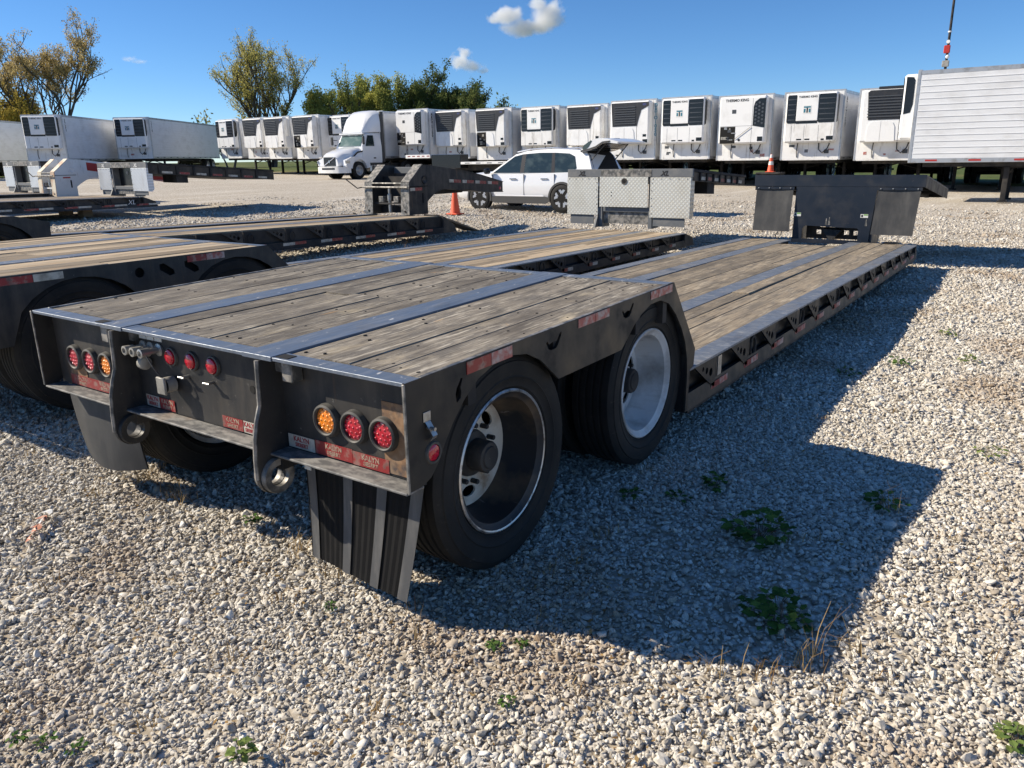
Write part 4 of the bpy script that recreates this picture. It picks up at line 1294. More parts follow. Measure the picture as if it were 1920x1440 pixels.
# ------------------------------------------------------------------ neighbouring lowboys
def simple_lowboy(label, x, y, zoff, Y0, Y1, zt, zb, cfg, upper=None):
    """x,y: right rear corner of the well; everything else is measured from there"""
    T = thing('lowboy_trailer', label, 'trailer', (x, y, zoff))
    lower_deck(T, Y0, Y1, zt, zb, cfg)
    sd = cfg['seed']
    for k, (xa, xb, n) in enumerate(((-0.757, -0.153, cfg.get('n', 3)), (-1.797, -0.943, cfg.get('nc', 4)), (-WID + 0.153, -1.983, cfg.get('n', 3)))):
        if cfg.get('open') and k > 0:
            planks(T, xb - (xb - xa) * 0.45, xb, 2, Y0, Y1 - 0.4, zt, cfg['wood'], seed=sd + k, splits=(3, 5))
        else:
            planks(T, xa, xb, n, Y0, Y1, zt, cfg['wood'], splits=(Y0 + 2.1, Y0 + 4.2, Y0 + 6.0), seed=sd + k, gap=0.007)
    m = MB()
    m.prism([(Y1 + 0.002, zt(Y1)), (Y1 + 0.35, zb(Y1) + 0.14), (Y1 + 0.42, zb(Y1)), (Y1 + 0.002, zb(Y1))], -0.012, -0.10)
    m.build('front_bumper', 'black', T)
    m = MB()
    m.prism([(Y1 + 0.002, zt(Y1)), (Y1 + 0.35, zb(Y1) + 0.14), (Y1 + 0.42, zb(Y1)), (Y1 + 0.002, zb(Y1))], -WID + 0.012, -WID + 0.10)
    m.build('front_bumper', 'black', T)
    if upper:
        H, ya, yb, wy, base = upper['H'], upper['ya'], upper['yb'], upper['wheels'], upper['base']
        for k, (xa, xb, n) in enumerate(((-0.675, -0.022, upper.get('n', 4)), (-1.725, -0.865, 5), (-WID + 0.022, -1.915, 4))):
            planks(T, xa, xb, n, ya, yb - 0.05, lambda q: H, cfg['wood'], seed=sd + 9 + k, splits=(1.0,), gap=0.007)
        for xa, xb in ((-0.858, -0.682), (-1.908, -1.732)):
            MB().box(xa, xb, ya, yb, H - 0.014, H + 0.002, 0.0015).build('deck_strip', 'steel_lo', T)
        MB().box(-WID + 0.013, -0.013, yb - 0.045, yb, H - 0.05, H + 0.001).build('front_flange', cfg['steel'], T)
        for sx, s in ((0.0, 1), (-WID, -1)):
            out = [(ya, H), (yb, H), (Y0 + 0.10, zt(Y0) + 0.28), (Y0 + 0.06, zb(Y0))]
            lo = []
            for c in wy[::-1]:
                for a in np.linspace(0.0, PI, 15):
                    lo.append((c + 0.50 * math.cos(a), base + TYRE_R + 0.50 * math.sin(a) * (H - 0.06 - base - TYRE_R) / 0.50))
            lo = [p for p in lo if p[1] > H - 0.24 or p[0] > wy[-1]]
            out += [(Y0 + 0.02, zb(Y0))] + lo + [(wy[0] - 0.47, base + 0.55), (ya + 0.05, base + 0.55), (ya, base + 0.58)]
            mid = (wy[0] + wy[1]) / 2
            holes = [circle(mid - 0.19, H - 0.085, 0.036, 14)]
            for q in (0.02, 0.22):
                c0 = mid + q
                holes.append([(c0 - 0.055, H - 0.045), (c0 - 0.02, H - 0.04), (c0 + 0.055, H - 0.095), (c0 + 0.06, H - 0.125), (c0 + 0.02, H - 0.135), (c0 - 0.055, H - 0.085)])
            MB().plate(out, holes, sx, sx - s * 0.012).build('side_skirt', 'black', T)
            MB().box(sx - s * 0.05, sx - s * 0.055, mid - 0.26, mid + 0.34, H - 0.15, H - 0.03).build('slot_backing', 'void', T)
        if upper.get('tape'):
            tape_pair(T, wy[0] - 0.50, H - 0.055, H - 0.008, 0.001, 0.21, 0.19, 'tape_red', 'tape_white')
            tape_pair(T, wy[1] - 0.42, H - 0.055, H - 0.008, 0.001, 0.16, 0.16, 'tape_red', 'tape_faded')
        for c in wy:
            wheel(T, -0.030, c, base + TYRE_R, 'k', 1, c)
            wheel(T, -WID + 0.030, c, base + TYRE_R, 'k', -1, c + 1)
            m = MB(); m.tube((-WID + 0.3, c, base + TYRE_R), (-0.3, c, base + TYRE_R), 0.065, n=12); m.build('axle', 'under', T)
        MB().box(-WID + 0.013, -0.013, ya + 0.04, ya + 0.055, base + 0.52, H - 0.037).build('rear_panel', 'black', T)
        MB().box(-WID + 0.013, -0.013, ya - 0.03, ya + 0.038, base + 0.50, base + 0.519).build('rear_ledge', 'shelf', T)
        for xx in (-0.22, -0.38, -2.21, -2.37):
            m = MB(); m.lathe([(0.0, -0.012), (0.045, -0.010), (0.055, 0.0)], 20, (xx, ya + 0.0395, base + 0.70), 'y'); m.build('tail_lamp', 'red_lens', T, 50)
        for xx in (-0.80, -1.855):
            MB().box(xx - 0.05, xx + 0.05, ya + 0.06, Y0, base + 0.55, H - 0.045).build('main_beam', 'under', T)
        m = MB()
        m.add([(-WID + 0.012, yb, H - 0.02), (-0.012, yb, H - 0.02), (-0.012, Y0 + 0.09, zt(Y0) + 0.01), (-WID + 0.012, Y0 + 0.09, zt(Y0) + 0.01)], [(0, 1, 2, 3)])
        m.build('deck_slope', 'black', T)
    return T


def neck_plated(par, x0, x1, Y, zf0, zf1, zp, zc, zl, plate, centre, tape, slab, left_low=True, words=True):
    """upright gooseneck with two plated wings and a centre column"""
    G = bpy.data.objects.new('gooseneck', None)
    COL.objects.link(G); G.parent = par
    w_ = x1 - x0
    ca, cb = x0 + w_ * 0.285, x0 + w_ * 0.675
    fas = MB().box(x0, x1, Y, Y + 0.05, zf0, zf1, 0.004).build('neck_fascia', 'grey', G)
    MB().box(ca + 0.0, cb + 0.04, Y - 0.006, Y - 0.001, zf0 + 0.01, zf1 - 0.01).build('worn_band', 'edge', G)
    if words:
        for cx in (x0 + w_ * 0.125, x0 + w_ * 0.79):
            text('XL', (zf1 - zf0) * 0.82, words, G, face_mtx(cx, Y - 0.003, (zf0 + zf1) / 2 - 0.01), 0.001, shear=0.35, bold=0.004)
    for k, (xa, xb) in enumerate(((x0 - 0.01, ca - 0.06), (cb + 0.02, x1 - 0.03))):
        zb_ = zp + (0.02 if k == 0 else 0.0)
        p = MB().box(xa, xb, Y + 0.002, Y + 0.022, zb_, zf0 - 0.002, 0.004).build('wing_panel', plate, G)
        for q in range(5):
            MB().lathe([(0.0, -0.008), (0.008, -0.006), (0.010, 0.0)], 7, (xa + (xb - xa) * (0.07 + 0.21 * q), Y + 0.002, zf0 - 0.03), 'y').build('bolt', 'edge', G)
            MB().lathe([(0.0, -0.008), (0.008, -0.006), (0.010, 0.0)], 7, (xa + 0.03 if k else xb - 0.03, Y + 0.002, zb_ + (zf0 - zb_) * (0.1 + 0.19 * q)), 'y').build('bolt', 'edge', G)
        MB().box(xa + 0.06, xb - 0.10, Y + 0.03, Y + 0.045, zl, zb_ - 0.003).build('skirt_rubber', 'grey', G)
    # return of the right wing
    m = MB()
    m.prism([(Y + 0.022, zp), (Y + 0.10, zp - 0.01), (Y + 0.17, zp + 0.05), (Y + 0.17, zf0 - 0.02), (Y + 0.022, zf0 - 0.002)], x1 - 0.055, x1 - 0.03)
    m.build('wing_return', plate, G)
    # centre column
    if centre == 'plate':
        c = MB().box(ca - 0.02, cb - 0.02, Y - 0.012, Y - 0.0065, zc, zf0 + 0.005, 0.003).build('centre_panel', plate, G)
        m = MB(); m.lathe([(0.020, 0.0), (0.058, -0.008), (0.058, 0.0)], 16, ((ca + cb) / 2, Y - 0.012, zf0 - 0.075), 'y'); m.build('keyhole_ring', 'black', G)
        m = MB(); m.lathe([(0.0, -0.003), (0.035, -0.003), (0.035, 0.0)], 14, ((ca + cb) / 2, Y - 0.0125, zf0 - 0.08), 'y'); m.build('keyhole', 'void', G)
        for dz in (0.27, 0.33):
            m = MB(); m.lathe([(0.0, -0.003), (0.010, -0.003), (0.010, 0.0)], 8, (ca + 0.23, Y - 0.0125, zf0 - dz), 'y'); m.build('bolt_hole', 'void', G)
    else:
        MB().box(ca + 0.05, cb - 0.05, Y + 0.20, Y + 0.21, zc, zf0).build('centre_recess', 'gloss_black', G)
        m = MB(); m.lathe([(0.0, -0.01), (0.055, -0.01), (0.055, 0.0)], 16, ((ca + cb) / 2, Y + 0.199, zf0 - 0.13), 'y'); m.build('round_tag', 'plug', G)
    for xa in (ca - 0.055, cb - 0.02):
        MB().box(xa, xa + 0.075, Y + 0.03, Y + 0.32, zl - 0.05, zf0 - 0.003, 0.004).build('column', 'grey', G)
    MB().box(ca + 0.021, cb - 0.022, Y + 0.04, Y + 0.12, zc - 0.09, zc - 0.004, 0.004).build('cross_bar', 'grey', G)
    MB().box(ca + 0.03, cb - 0.03, Y + 0.08, Y + 0.10, zl + 0.02, zc - 0.094).build('toe_plate', 'edge', G)
    m = MB(); m.prism([(Y + 0.12, zl - 0.05), (Y - 0.10, zl - 0.05), (Y + 0.03, zl + 0.20), (Y + 0.12, zl + 0.20)], ca - 0.10, ca - 0.06); m.build('toe_gusset', 'grey', G)
    # deck of the neck with ribs and tape
    Ls, drop, th = slab
    sl = lambda a, b, c: (a, b, c - drop * (b - Y))
    MB(sl).box(x0, x1, Y + 0.052, Y + Ls, zf1 - 0.05, zf1 - 0.003, 0.004).build('neck_deck', 'under', G)
    MB(sl).box(x1 - 0.05, x1 - 0.025, Y + 0.06, Y + Ls, zf1 - th, zf1 - 0.053).build('neck_side', 'dusty', G)
    MB(sl).box(x0 + 0.025, x0 + 0.05, Y + 0.06, Y + Ls, zf1 - th, zf1 - 0.053).build('neck_side', 'dusty', G)
    MB(sl).box(x0 + 0.055, x1 - 0.055, Y + 0.30, Y + Ls - 0.05, zf1 - th + 0.01, zf1 - 0.055).build('neck_frame', 'under', G)
    n = 7
    for k in range(n):
        yy = Y + 0.35 + (Ls - 0.5) * k / n
        m = MB(sl); m.prism([(yy, zf1 - 0.055), (yy + 0.07, zf1 - 0.055), (yy + 0.035, zf1 - th + 0.01), (yy, zf1 - th + 0.01)], x1 - 0.0245, x1); m.build('deck_rib', 'under', G)
        if tape and k < n:
            o = MB(sl).box(x1 - 0.0243, x1 - 0.022, yy + 0.10, yy + 0.10 + (Ls - 0.5) / n * 0.6, zf1 - th + 0.03, zf1 - th + 0.085).build('reflective_tape', 'tape_red' if k % 2 else 'tape_white', G)
    MB(sl).box(x1 - 0.75, x1 - 0.08, Y + 0.9, Y + 1.25, zf1 - th - 0.20, zf1 - th + 0.005).build('tool_box', 'under', G)
    return G


def neck_arms(par, xl, xr, Y, zb_, k=1.0, body='black', cap='edge', wd=0.20, tape=True):
    """folded gooseneck made of two heavy arms; xl/xr outer faces of the arms, base at zb_"""
    G = bpy.data.objects.new('gooseneck', None)
    COL.objects.link(G); G.parent = par
    prof = [(0.0, 0.0), (0.58, -0.01), (0.58, 0.24), (0.70, 0.32), (0.86, 0.41), (1.06, 0.46), (1.25, 0.46), (1.60, 0.43), (2.05, 0.42), (2.5, 0.36), (3.26, 0.33), (3.26, 0.54), (2.4, 0.72), (1.50, 0.87), (0.64, 0.965), (0.44, 0.975), (0.03, 0.64)]
    P = [(Y + a * k, zb_ + b * k) for a, b in prof]
    for xa, xb in ((xl, xl + wd), (xr - wd, xr)):
        arm = MB().prism(P, xa, xb).build('neck_arm', body, G)
        for i_, (a, b) in enumerate(((P[0], P[16]), (P[16], P[15]))):
            mm = MB()
            dy, dz = b[0] - a[0], b[1] - a[1]
            ln = math.hypot(dy, dz)
            ny, nz = -dz / ln * 0.014, dy / ln * 0.014
            mm.prism([(a[0] + ny * 0.1, a[1] + nz * 0.1), (b[0] + ny * 0.1, b[1] + nz * 0.1), (b[0] + ny, b[1] + nz), (a[0] + ny, a[1] + nz)], xa - 0.010, xb + 0.010)
            mm.build('arm_cap', cap, G)
        mm = MB(); mm.prism([P[13], P[12], P[11], (P[11][0], P[11][1] + 0.015), (P[12][0], P[12][1] + 0.015), (P[13][0], P[13][1] + 0.015)], xa - 0.02, xb + 0.02); mm.build('arm_flange', body, G)
        mm = MB(); mm.prism([P[10], P[9], P[8], (P[8][0], P[8][1] - 0.015), (P[9][0], P[9][1] - 0.015), (P[10][0], P[10][1] - 0.015)], xa - 0.02, xb + 0.02); mm.build('arm_flange', body, G)
    # joint seam, pivot boss on the visible face
    MB().box(xr + 0.0005, xr + 0.012, Y + 0.02, Y + 0.60 * k, zb_ + 0.545 * k, zb_ + 0.560 * k).build('joint_seam', 'void' if body == 'black' else 'grey', G)
    m = MB(); m.lathe([(0.0, 0.006), (0.055 * k, 0.006), (0.075 * k, 0.02), (0.085 * k, 0.0)], 18, (xr, Y + 0.50 * k, zb_ + 0.68 * k)); m.build('pivot_boss', body, G, 40)
    MB().box(xr + 0.0005, xr + 0.006, Y + 0.42 * k, Y + 0.455 * k, zb_ + 0.22 * k, zb_ + 0.42 * k).build('slot', 'void', G)
    # between the arms
    a, b = xl + wd, xr - wd
    MB().box(a, b, Y + 0.25 * k, Y + 0.50 * k, zb_ + 0.02, zb_ + 0.16 * k).build('cross_box', 'under', G)
    MB().box(a, b, Y + 0.06, Y + 0.14, zb_ + 0.20 * k, zb_ + 0.235 * k).build('cross_bar', body, G)
    MB().box(a, b, Y + 0.35 * k, Y + 0.40 * k, zb_ + 0.24 * k, zb_ + 0.75 * k).build('back_plate', 'under', G)
    MB().box(a, b, Y + 0.70 * k, Y + 0.80 * k, zb_ + 0.80 * k, zb_ + 0.93 * k, 0.005).build('cross_beam', 'grey', G)
    MB().tube((xl - 0.02, Y - 0.03, zb_ + 0.545 * k), (xr + 0.02, Y - 0.03, zb_ + 0.545 * k), 0.020, n=8).build('lock_bar', 'edge', G)
    MB().tube((a, Y + 0.03, zb_ + 0.62 * k), (b, Y + 0.03, zb_ + 0.62 * k), 0.018, n=8).build('lock_bar', 'edge', G)
    m = MB(); m.path([(xl - 0.02, Y - 0.03, zb_ + 0.545 * k), (xl - 0.16, Y - 0.05, zb_ + 0.52 * k), (xl - 0.45, Y - 0.08, zb_ + 0.70 * k)], 0.013, 6); m.build('lock_handle', 'black', G)
    cx = (a + b) / 2
    m = MB(); m.lathe([(0.0, 0.52 * k), (0.03, 0.52 * k), (0.03, 0.40 * k), (0.05, 0.40 * k), (0.05, 0.27 * k), (0.035, 0.26 * k), (0.035, 0.03), (0.0, 0.03)], 14, (cx, Y + 0.10, zb_), 'z'); m.build('hydraulic_ram', 'metal', G, 35)
    for dx in (-0.22, 0.20):
        MB().box(cx + dx * k - 0.06, cx + dx * k + 0.08, Y + 0.05, Y + 0.20, zb_ + 0.236 * k, zb_ + 0.36 * k, 0.01).build('lock_block', 'edge', G)
    for xa in (xl + wd / 2, xr - wd / 2):
        m = MB(); m.lathe([(0.0, -0.006), (0.022, -0.006), (0.022, 0.0)], 10, (xa, Y - 0.016, zb_ + 0.07 * k), 'y'); m.build('pin_hole', 'void', G)
    if tape:
        sl = lambda x, y, z: (x, y, z - 0.06 * (y - Y - 1.3))
        for q in range(4):
            yy = Y + 1.30 + 0.46 * q
            o = MB(sl).box(xr + 0.001, xr + 0.004, yy, yy + 0.15, zb_ + 0.60, zb_ + 0.665).build('reflective_tape', 'tape_white', G)
            o = MB(sl).box(xr + 0.001, xr + 0.004, yy + 0.155, yy + 0.40, zb_ + 0.60, zb_ + 0.665).build('reflective_tape', 'tape_red', G)
        MB().box(xr + 0.001, xr + 0.004, Y + 0.06, Y + 0.20, zb_ + 0.47, zb_ + 0.53).build('reflective_tape', 'tape_white', G)
        MB().box(xr + 0.001, xr + 0.004, Y + 0.205, Y + 0.42, zb_ + 0.47, zb_ + 0.53).build('reflective_tape', 'tape_red', G)
        m = MB(); m.lathe([(0.0, 0.008), (0.035, 0.006), (0.04, 0.0)], 14, (xr, Y + 3.15, zb_ + 0.41)); m.build('side_lamp', 'red_lens', G, 50)
        MB().box(xl + wd, xr - wd, Y + 1.1, Y + 2.0, zb_ + 0.36, zb_ + 0.45).build('hitch_plate', 'under', G)
    return G


# trailer right beside the front one: plated neck
_zo = terr(-4.9)
T2 = simple_lowboy('black lowboy trailer with brown plank deck and tall diamond plate gooseneck', -3.60, 0.0, 0.0, 2.46, 11.0,
                   lambda y: 0.50 - 0.0135 * (y - 2.46), lambda y: 0.20 - 0.006 * (y - 2.46),
                   dict(wood='wood_tan', steel='steel', tape=('tape_red', 'tape_white'), seed=80, step=0.68, n=4, nc=6, rings=False),
                   dict(H=1.035, ya=-0.12, yb=2.29, wheels=(0.76, 1.98), base=_zo, n=4, tape=True))
neck_plated(T2, -2.54, -0.04, 11.30, 1.31, 1.452, 0.605, 0.78, 0.455, 'diamond', 'plate', True, (2.75, 0.065, 0.20), words='black_print')
MB().box(-0.05, -0.004, 5.62, 5.72, 0.285, 0.325, 0.01).build('side_lamp', 'amber_lens', T2)
text('XL', 0.09, 'tan_print', T2, face_mtx(-0.010, 5.66, 0.40, '+x'), 0.001, shear=0.3)

# third lowboy: heavy black arms
T3 = simple_lowboy('black lowboy trailer with open frame deck and folded twin arm gooseneck', -8.50, 0.0, 0.0, 2.80, 10.42,
                   lambda y: 0.745 - 0.0215 * (y - 2.8), lambda y: 0.405 - 0.0215 * (y - 2.8),
                   dict(wood='wood_tan', steel='edge', tape=('tape_white', 'tape_red'), seed=120, step=0.80, tl=0.24, open=True, rings=True, rail='under', bracket='black'),
                   dict(H=1.12, ya=-0.3, yb=2.50, wheels=(0.95, 2.25), base=terr(-9.8), tape=False))
neck_arms(T3, -1.90, -0.68, 10.16, 0.60)
MB().box(-0.05, -0.004, 5.05, 5.25, 0.52, 0.57, 0.02).build('side_lamp', 'amber_lens', T3)
m = MB(); m.add([(-0.55, 10.45, 0.60), (-0.15, 10.45, 0.60), (-0.15, 11.75, 0.20), (-0.55, 11.75, 0.20), (-0.55, 10.45, 0.56), (-0.15, 10.45, 0.56), (-0.15, 11.75, 0.17), (-0.55, 11.75, 0.17)], [(0, 1, 2, 3), (7, 6, 5, 4), (1, 5, 6, 2), (0, 3, 7, 4), (0, 4, 5, 1), (3, 2, 6, 7)])
m.build('loading_ramp', 'timber', T3)

# fourth lowboy with white plated neck
T4 = simple_lowboy('black lowboy trailer with white winged gooseneck and dark centre opening', -18.85, 0.0, 0.0, 2.0, 10.20,
                   lambda y: 0.945 - 0.0155 * (y - 3), lambda y: 0.64 - 0.012 * (y - 3),
                   dict(wood='wood_tan', steel='edge', tape=('tape_red', 'tape_white'), seed=160, step=0.95, tl=0.34, rings=True, rail='black', bracket='under'))
neck_plated(T4, -2.40, 0.10, 10.35, 1.585, 1.735, 0.965, 1.10, 0.86, 'diamond_white', 'open', True, (4.2, 0.07, 0.30), words='white_print')
text('XL', 0.17, 'white_print', T4, face_mtx(0.002, 9.85, 0.70, '+x'), 0.001, shear=0.3)
for yy in (3.2, 8.9):
    for xx in (-0.88, -1.90):
        MB().box(xx - 0.15, xx + 0.15, yy, yy + 0.25, terr(-20), 0.60).build('support_block', 'timber', T4)

T5 = simple_lowboy('weathered lowboy deck lying behind the one with the white winged gooseneck', -22.35, 0.0, 0.0, 2.0, 9.4,
                   lambda y: 0.985 - 0.010 * (y - 3), lambda y: 0.66 - 0.010 * (y - 3),
                   dict(wood='wood_tan', steel='edge', seed=190, step=1.0, rail='black', bracket='under'))
for yy in (3.2, 8.4):
    for xx in (-0.88, -1.90):
        MB().box(xx - 0.15, xx + 0.15, yy, yy + 0.25, terr(-23.5), 0.62).build('support_block', 'timber', T5)
G5 = thing('gooseneck', 'rusty white and cream twin arm gooseneck with red panel on its side', 'gooseneck', (-22.6, 9.55, terr(-22.6)))
neck_arms(G5, -0.55, 0.42, 0.0, 0.42, 1.06, 'white_dirty', 'cream', 0.21, tape=False)
o = MB(lambda x, y, z: (x, y, z - 0.14 * (y - 1.6))).box(0.4205, 0.426, 0.98, 1.72, 1.04, 1.27, 0.0).build('red_panel', 'red', G5)
o = MB(lambda x, y, z: (x, y, z - 0.14 * (y - 1.6))).box(0.4205, 0.426, 2.55, 3.38, 0.97, 1.12, 0.0).build('red_panel', 'red', G5)
MB().box(0.4205, 0.426, 0.25, 0.46, 0.92, 0.955).build('red_strip', 'red', G5)
for xx in (-0.5, 0.25):
    MB().box(xx - 0.1, xx + 0.25, -0.1, 0.75, 0.0, 0.41).build('support_block', 'timber', G5)
T6 = thing('gooseneck', 'white winged gooseneck standing alone beyond the rusty twin arm one', 'gooseneck', (-25.3, 10.6, terr(-26)))
neck_plated(T6, -2.4, 0.1, 0.0, 1.22, 1.37, 0.55, 0.70, 0.42, 'diamond_white', 'open', True, (2.6, 0.07, 0.28), words='white_print')
for xx in (-1.75, -0.75):
    MB().box(xx - 0.14, xx + 0.14, 0.05, 0.45, 0.0, 0.365).build('support_block', 'timber', T6)


# ------------------------------------------------------------------ refrigerated trailers
def small_wheel_mesh():
    m = MB()
    m.lathe([(0.30, -0.10), (0.44, -0.125), (0.49, -0.10), (0.50, -0.05), (0.50, 0.05), (0.49, 0.10), (0.44, 0.125), (0.30, 0.10)], 24, closed=True)
    ME['road_tyre'] = m.mesh('tyre', 'rubber', 40)
    m = MB()
    m.lathe([(0.30, 0.105), (0.27, 0.10), (0.25, 0.0), (0.20, -0.02), (0.12, 0.03), (0.09, 0.07), (0.0, 0.07)], 24)
    ME['road_rim'] = m.mesh('rim', 'alu_trim', 40)


small_wheel_mesh()


def road_wheel(par, x, y, z, side, s=1.0):
    e = bpy.data.objects.new('wheel', None)
    COL.objects.link(e); e.parent = par
    e.location = (x, y, z); e.rotation_euler = (0, 0, 0 if side > 0 else PI); e.scale = (1, s, s)
    link('tyre', ME['road_tyre'], e)
    link('rim', ME['road_rim'], e)


def tk_logo(par, x, y, z, s):
    a = MB().box(x - s, x + s, y - 0.004, y, z - s, z + s).build('logo_plate', 'white_print', par)
    for (xa, xb, za, zb, c) in ((-0.85, 0.85, 0.45, 0.80, 'teal'), (-0.18, 0.18, -0.75, 0.43, 'black_print'), (-0.85, -0.40, -0.70, 0.20, 'teal'), (0.40, 0.85, -0.70, 0.20, 'teal')):
        MB().box(x + xa * s, x + xb * s, y - 0.007, y - 0.0045, z + za * s, z + zb * s).build('logo_mark', c, par)


def reefer_unit(R, kind, opts, zb_):
    """cooling unit on the front wall; the wall is y = 0, the unit stands out to -y"""
    D = 0.44
    z0, z1, hw = 0.74, 2.80, 1.08
    f = -D
    U = MB().box(-hw, hw, f, -0.002, z0, z1, 0.07).build('cooling_unit', opts.get('paint', 'white'), R, 30, loc=(0, 0, zb_))
    q = lambda fr: -hw + 2 * hw * fr

    def seam(xa, xb, za, zb):
        MB().box(xa, xb, f - 0.003, f + 0.01, za, zb).build('panel_seam', 'grey', U)

    def dark(xa, xb, za, zb, name='vent', mat='gloss_black'):
        MB().box(xa, xb, f - 0.006, f + 0.01, za, zb, 0.002).build(name, mat, U)
    if kind == 'tk_new':
        zg = 1.56
        for (a, b) in ((0.035, 0.225), (0.645, 0.975)):
            m = MB()
            m.prism([(q(a), zg + 0.07), (q(a) + 0.06, zg), (q(b), zg), (q(b), z1 - 0.12), (q(b) - 0.04, z1 - 0.07), (q(a) + 0.05, z1 - 0.07), (q(a), z1 - 0.14)], f - 0.012, f + 0.02, 'xz')
            g = m.build('grille', 'gloss_black', U)
            for k in range(5):
                zz = zg + 0.12 + k * 0.21
                mm = MB(); mm.add([(q(a) + 0.05, f - 0.016, zz), (q(b) - 0.04, f - 0.016, zz + 0.015), (q(b) - 0.04, f - 0.016, zz + 0.035), (q(a) + 0.05, f - 0.016, zz + 0.05)], [(0, 1, 2, 3)])
                mm.build('grille_slat', 'slat', U)
        MB().box(q(0.226), q(0.644), f - 0.010, f + 0.01, zg - 0.02, zg + 0.10).build('grille_sill', 'gloss_black', U)
        c = MB().box(q(0.225), q(0.645), f - 0.03, f + 0.01, zg + 0.09, z1 - 0.05, 0.015).build('centre_panel', 'white', U)
        tk_logo(U, q(0.435), f - 0.031, zg + 0.55, 0.17)
        text('THERMO KING', 0.115, 'black_print', U, face_mtx(q(0.435), f - 0.033, z1 - 0.17), 0.001, bold=0.003)
        for sd in (-1, 1):
            m = MB(); m.prism([(f + 0.075, zg), (-0.16, zg + 0.04), (-0.10, zg + 0.30), (-0.10, z1 - 0.20), (-0.16, z1 - 0.10), (f + 0.075, z1 - 0.08)], sd * (hw - 0.01), sd * (hw + 0.008))
            m.build('side_grille', 'gloss_black', U)
        for s in (0.15, 0.40, 0.68):
            seam(q(s) - 0.006, q(s) + 0.006, z0 + 0.03, zg - 0.10)
        dark(q(0.26), q(0.36), z0 + 0.11, z0 + 0.17); dark(q(0.42), q(0.52), z0 + 0.11, z0 + 0.17)
        dark(q(0.84), q(0.97), z0 + 0.10, z0 + 0.26, 'gauge'); dark(q(0.74), q(0.80), z0 + 0.09, z0 + 0.16)
    elif kind in ('carrier', 'carrier_open', 'carrier_wide'):
        zg = 1.62
        wide = kind == 'carrier_wide'
        m = MB()
        if wide:
            m.prism([(q(0.10), z1 - 0.10), (q(0.14), zg), (q(0.97), zg), (q(1.0), z1 - 0.10), (q(0.97), z1 - 0.02), (q(0.14), z1 - 0.02)], f - 0.015, f + 0.02, 'xz')
        else:
            m.prism([(q(0.03), z1 - 0.06), (q(0.07), zg), (q(0.70), zg), (q(0.72), zg + 0.2), (q(0.80), zg + 0.75), (q(0.985), z1 - 0.25), (q(0.985), z1 - 0.06)], f - 0.015, f + 0.02, 'xz')
        g = m.build('grille', 'dark_grille', U)
        n = 8
        xe = 0.95 if wide else 0.66
        for k in range(n):
            zz = zg + 0.10 + k * (z1 - zg - 0.28) / n
            mm = MB(); mm.box(q(0.12), q(xe), f - 0.045, f - 0.016, zz, zz + 0.045, 0.008); mm.build('grille_slat', 'slat', U)
        if not wide:
            m = MB(); m.lathe([(0.0, -0.004), (1.0, -0.004), (1.0, 0.0)], 18); me = m.v
            mm = MB(); mm.prism(circle(q(0.88), z1 - 0.17, 0.11, 16, ry=0.05), f - 0.019, f - 0.016, 'xz'); mm.build('badge', nmat_blue(), U)
        # arched doors
        zt_ = zg - 0.06
        for (a, b, sd) in ((0.10, 0.375, -1), (0.385, 0.67, 1)):
            out = [(q(a) + (0.06 if sd < 0 else 0), z0 + 0.03), (q(b) - (0.0 if sd < 0 else 0.06), z0 + 0.03)]
            if sd < 0:
                out += [(q(b), zt_), (q(a) + 0.30, zt_), (q(a) + 0.18, zt_ - 0.06), (q(a) + 0.10, zt_ - 0.22)]
            else:
                out += [(q(b) - 0.10, zt_ - 0.22), (q(b) - 0.18, zt_ - 0.06), (q(b) - 0.30, zt_), (q(a), zt_)]
            if kind == 'carrier_open' and sd < 0:
                MB().prism([(q(0.07), z0 + 0.02), (q(0.37), z0 + 0.02), (q(0.37), zt_), (q(0.07), zt_)], f - 0.004, f + 0.006, 'xz').build('engine_bay', 'void', U)
                r = random.Random(3)
                for j in range(7):
                    xx, zz = q(0.10 + 0.22 * r.random()), z0 + 0.1 + 0.55 * r.random()
                    MB().box(xx, xx + 0.08 + 0.12 * r.random(), f - 0.02, f - 0.0045, zz, zz + 0.04 + 0.12 * r.random(), 0.01).build('engine_part', 'slat' if j % 2 else 'plug', U)
                dl = MB(); dl.box(q(0.04) - 0.02, q(0.04), f - 0.62, f - 0.01, z0 + 0.03, zt_ - 0.02, 0.01); dl.build('open_door', 'white_dirty', U)
            else:
                dr = MB().prism(out, f - 0.022, f + 0.01, 'xz').build('unit_door', 'white', U)
        seam(q(0.69), q(0.70), z0 + 0.02, zg - 0.01)
        dark(q(0.57), q(0.63), z0 + 0.16, z0 + 0.25, 'vent'); dark(q(0.85), q(0.97), z0 + 0.08, z0 + 0.24, 'gauge'); dark(q(0.85), q(0.94), z0 + 0.36, z0 + 0.48)
    else:      # tk_old: plain white top, mesh window at the upper right, open bay at the lower left
        zg = 1.52
        seam(q(0.02), q(0.98), zg - 0.006, zg + 0.006)
        seam(q(0.72) - 0.006, q(0.72) + 0.006, z0 + 0.03, z1 - 0.10)
        m = MB(); m.prism([(q(0.74), zg + 0.0), (q(0.99), zg - 0.10), (q(0.99), z1 - 0.12), (q(0.86), z1 - 0.12), (q(0.77), z1 - 0.25), (q(0.74), z1 - 0.45)], f - 0.016, f + 0.02, 'xz')
        g = m.build('grille', 'gloss_black', U)
        for k in range(6):
            for j in range(3):
                mm = MB(); mm.prism(circle(q(0.79 + 0.07 * j), zg + 0.10 + 0.16 * k + 0.08 * (j % 2), 0.05, 6), f - 0.019, f - 0.0165, 'xz'); mm.build('mesh_cell', 'slat', U)
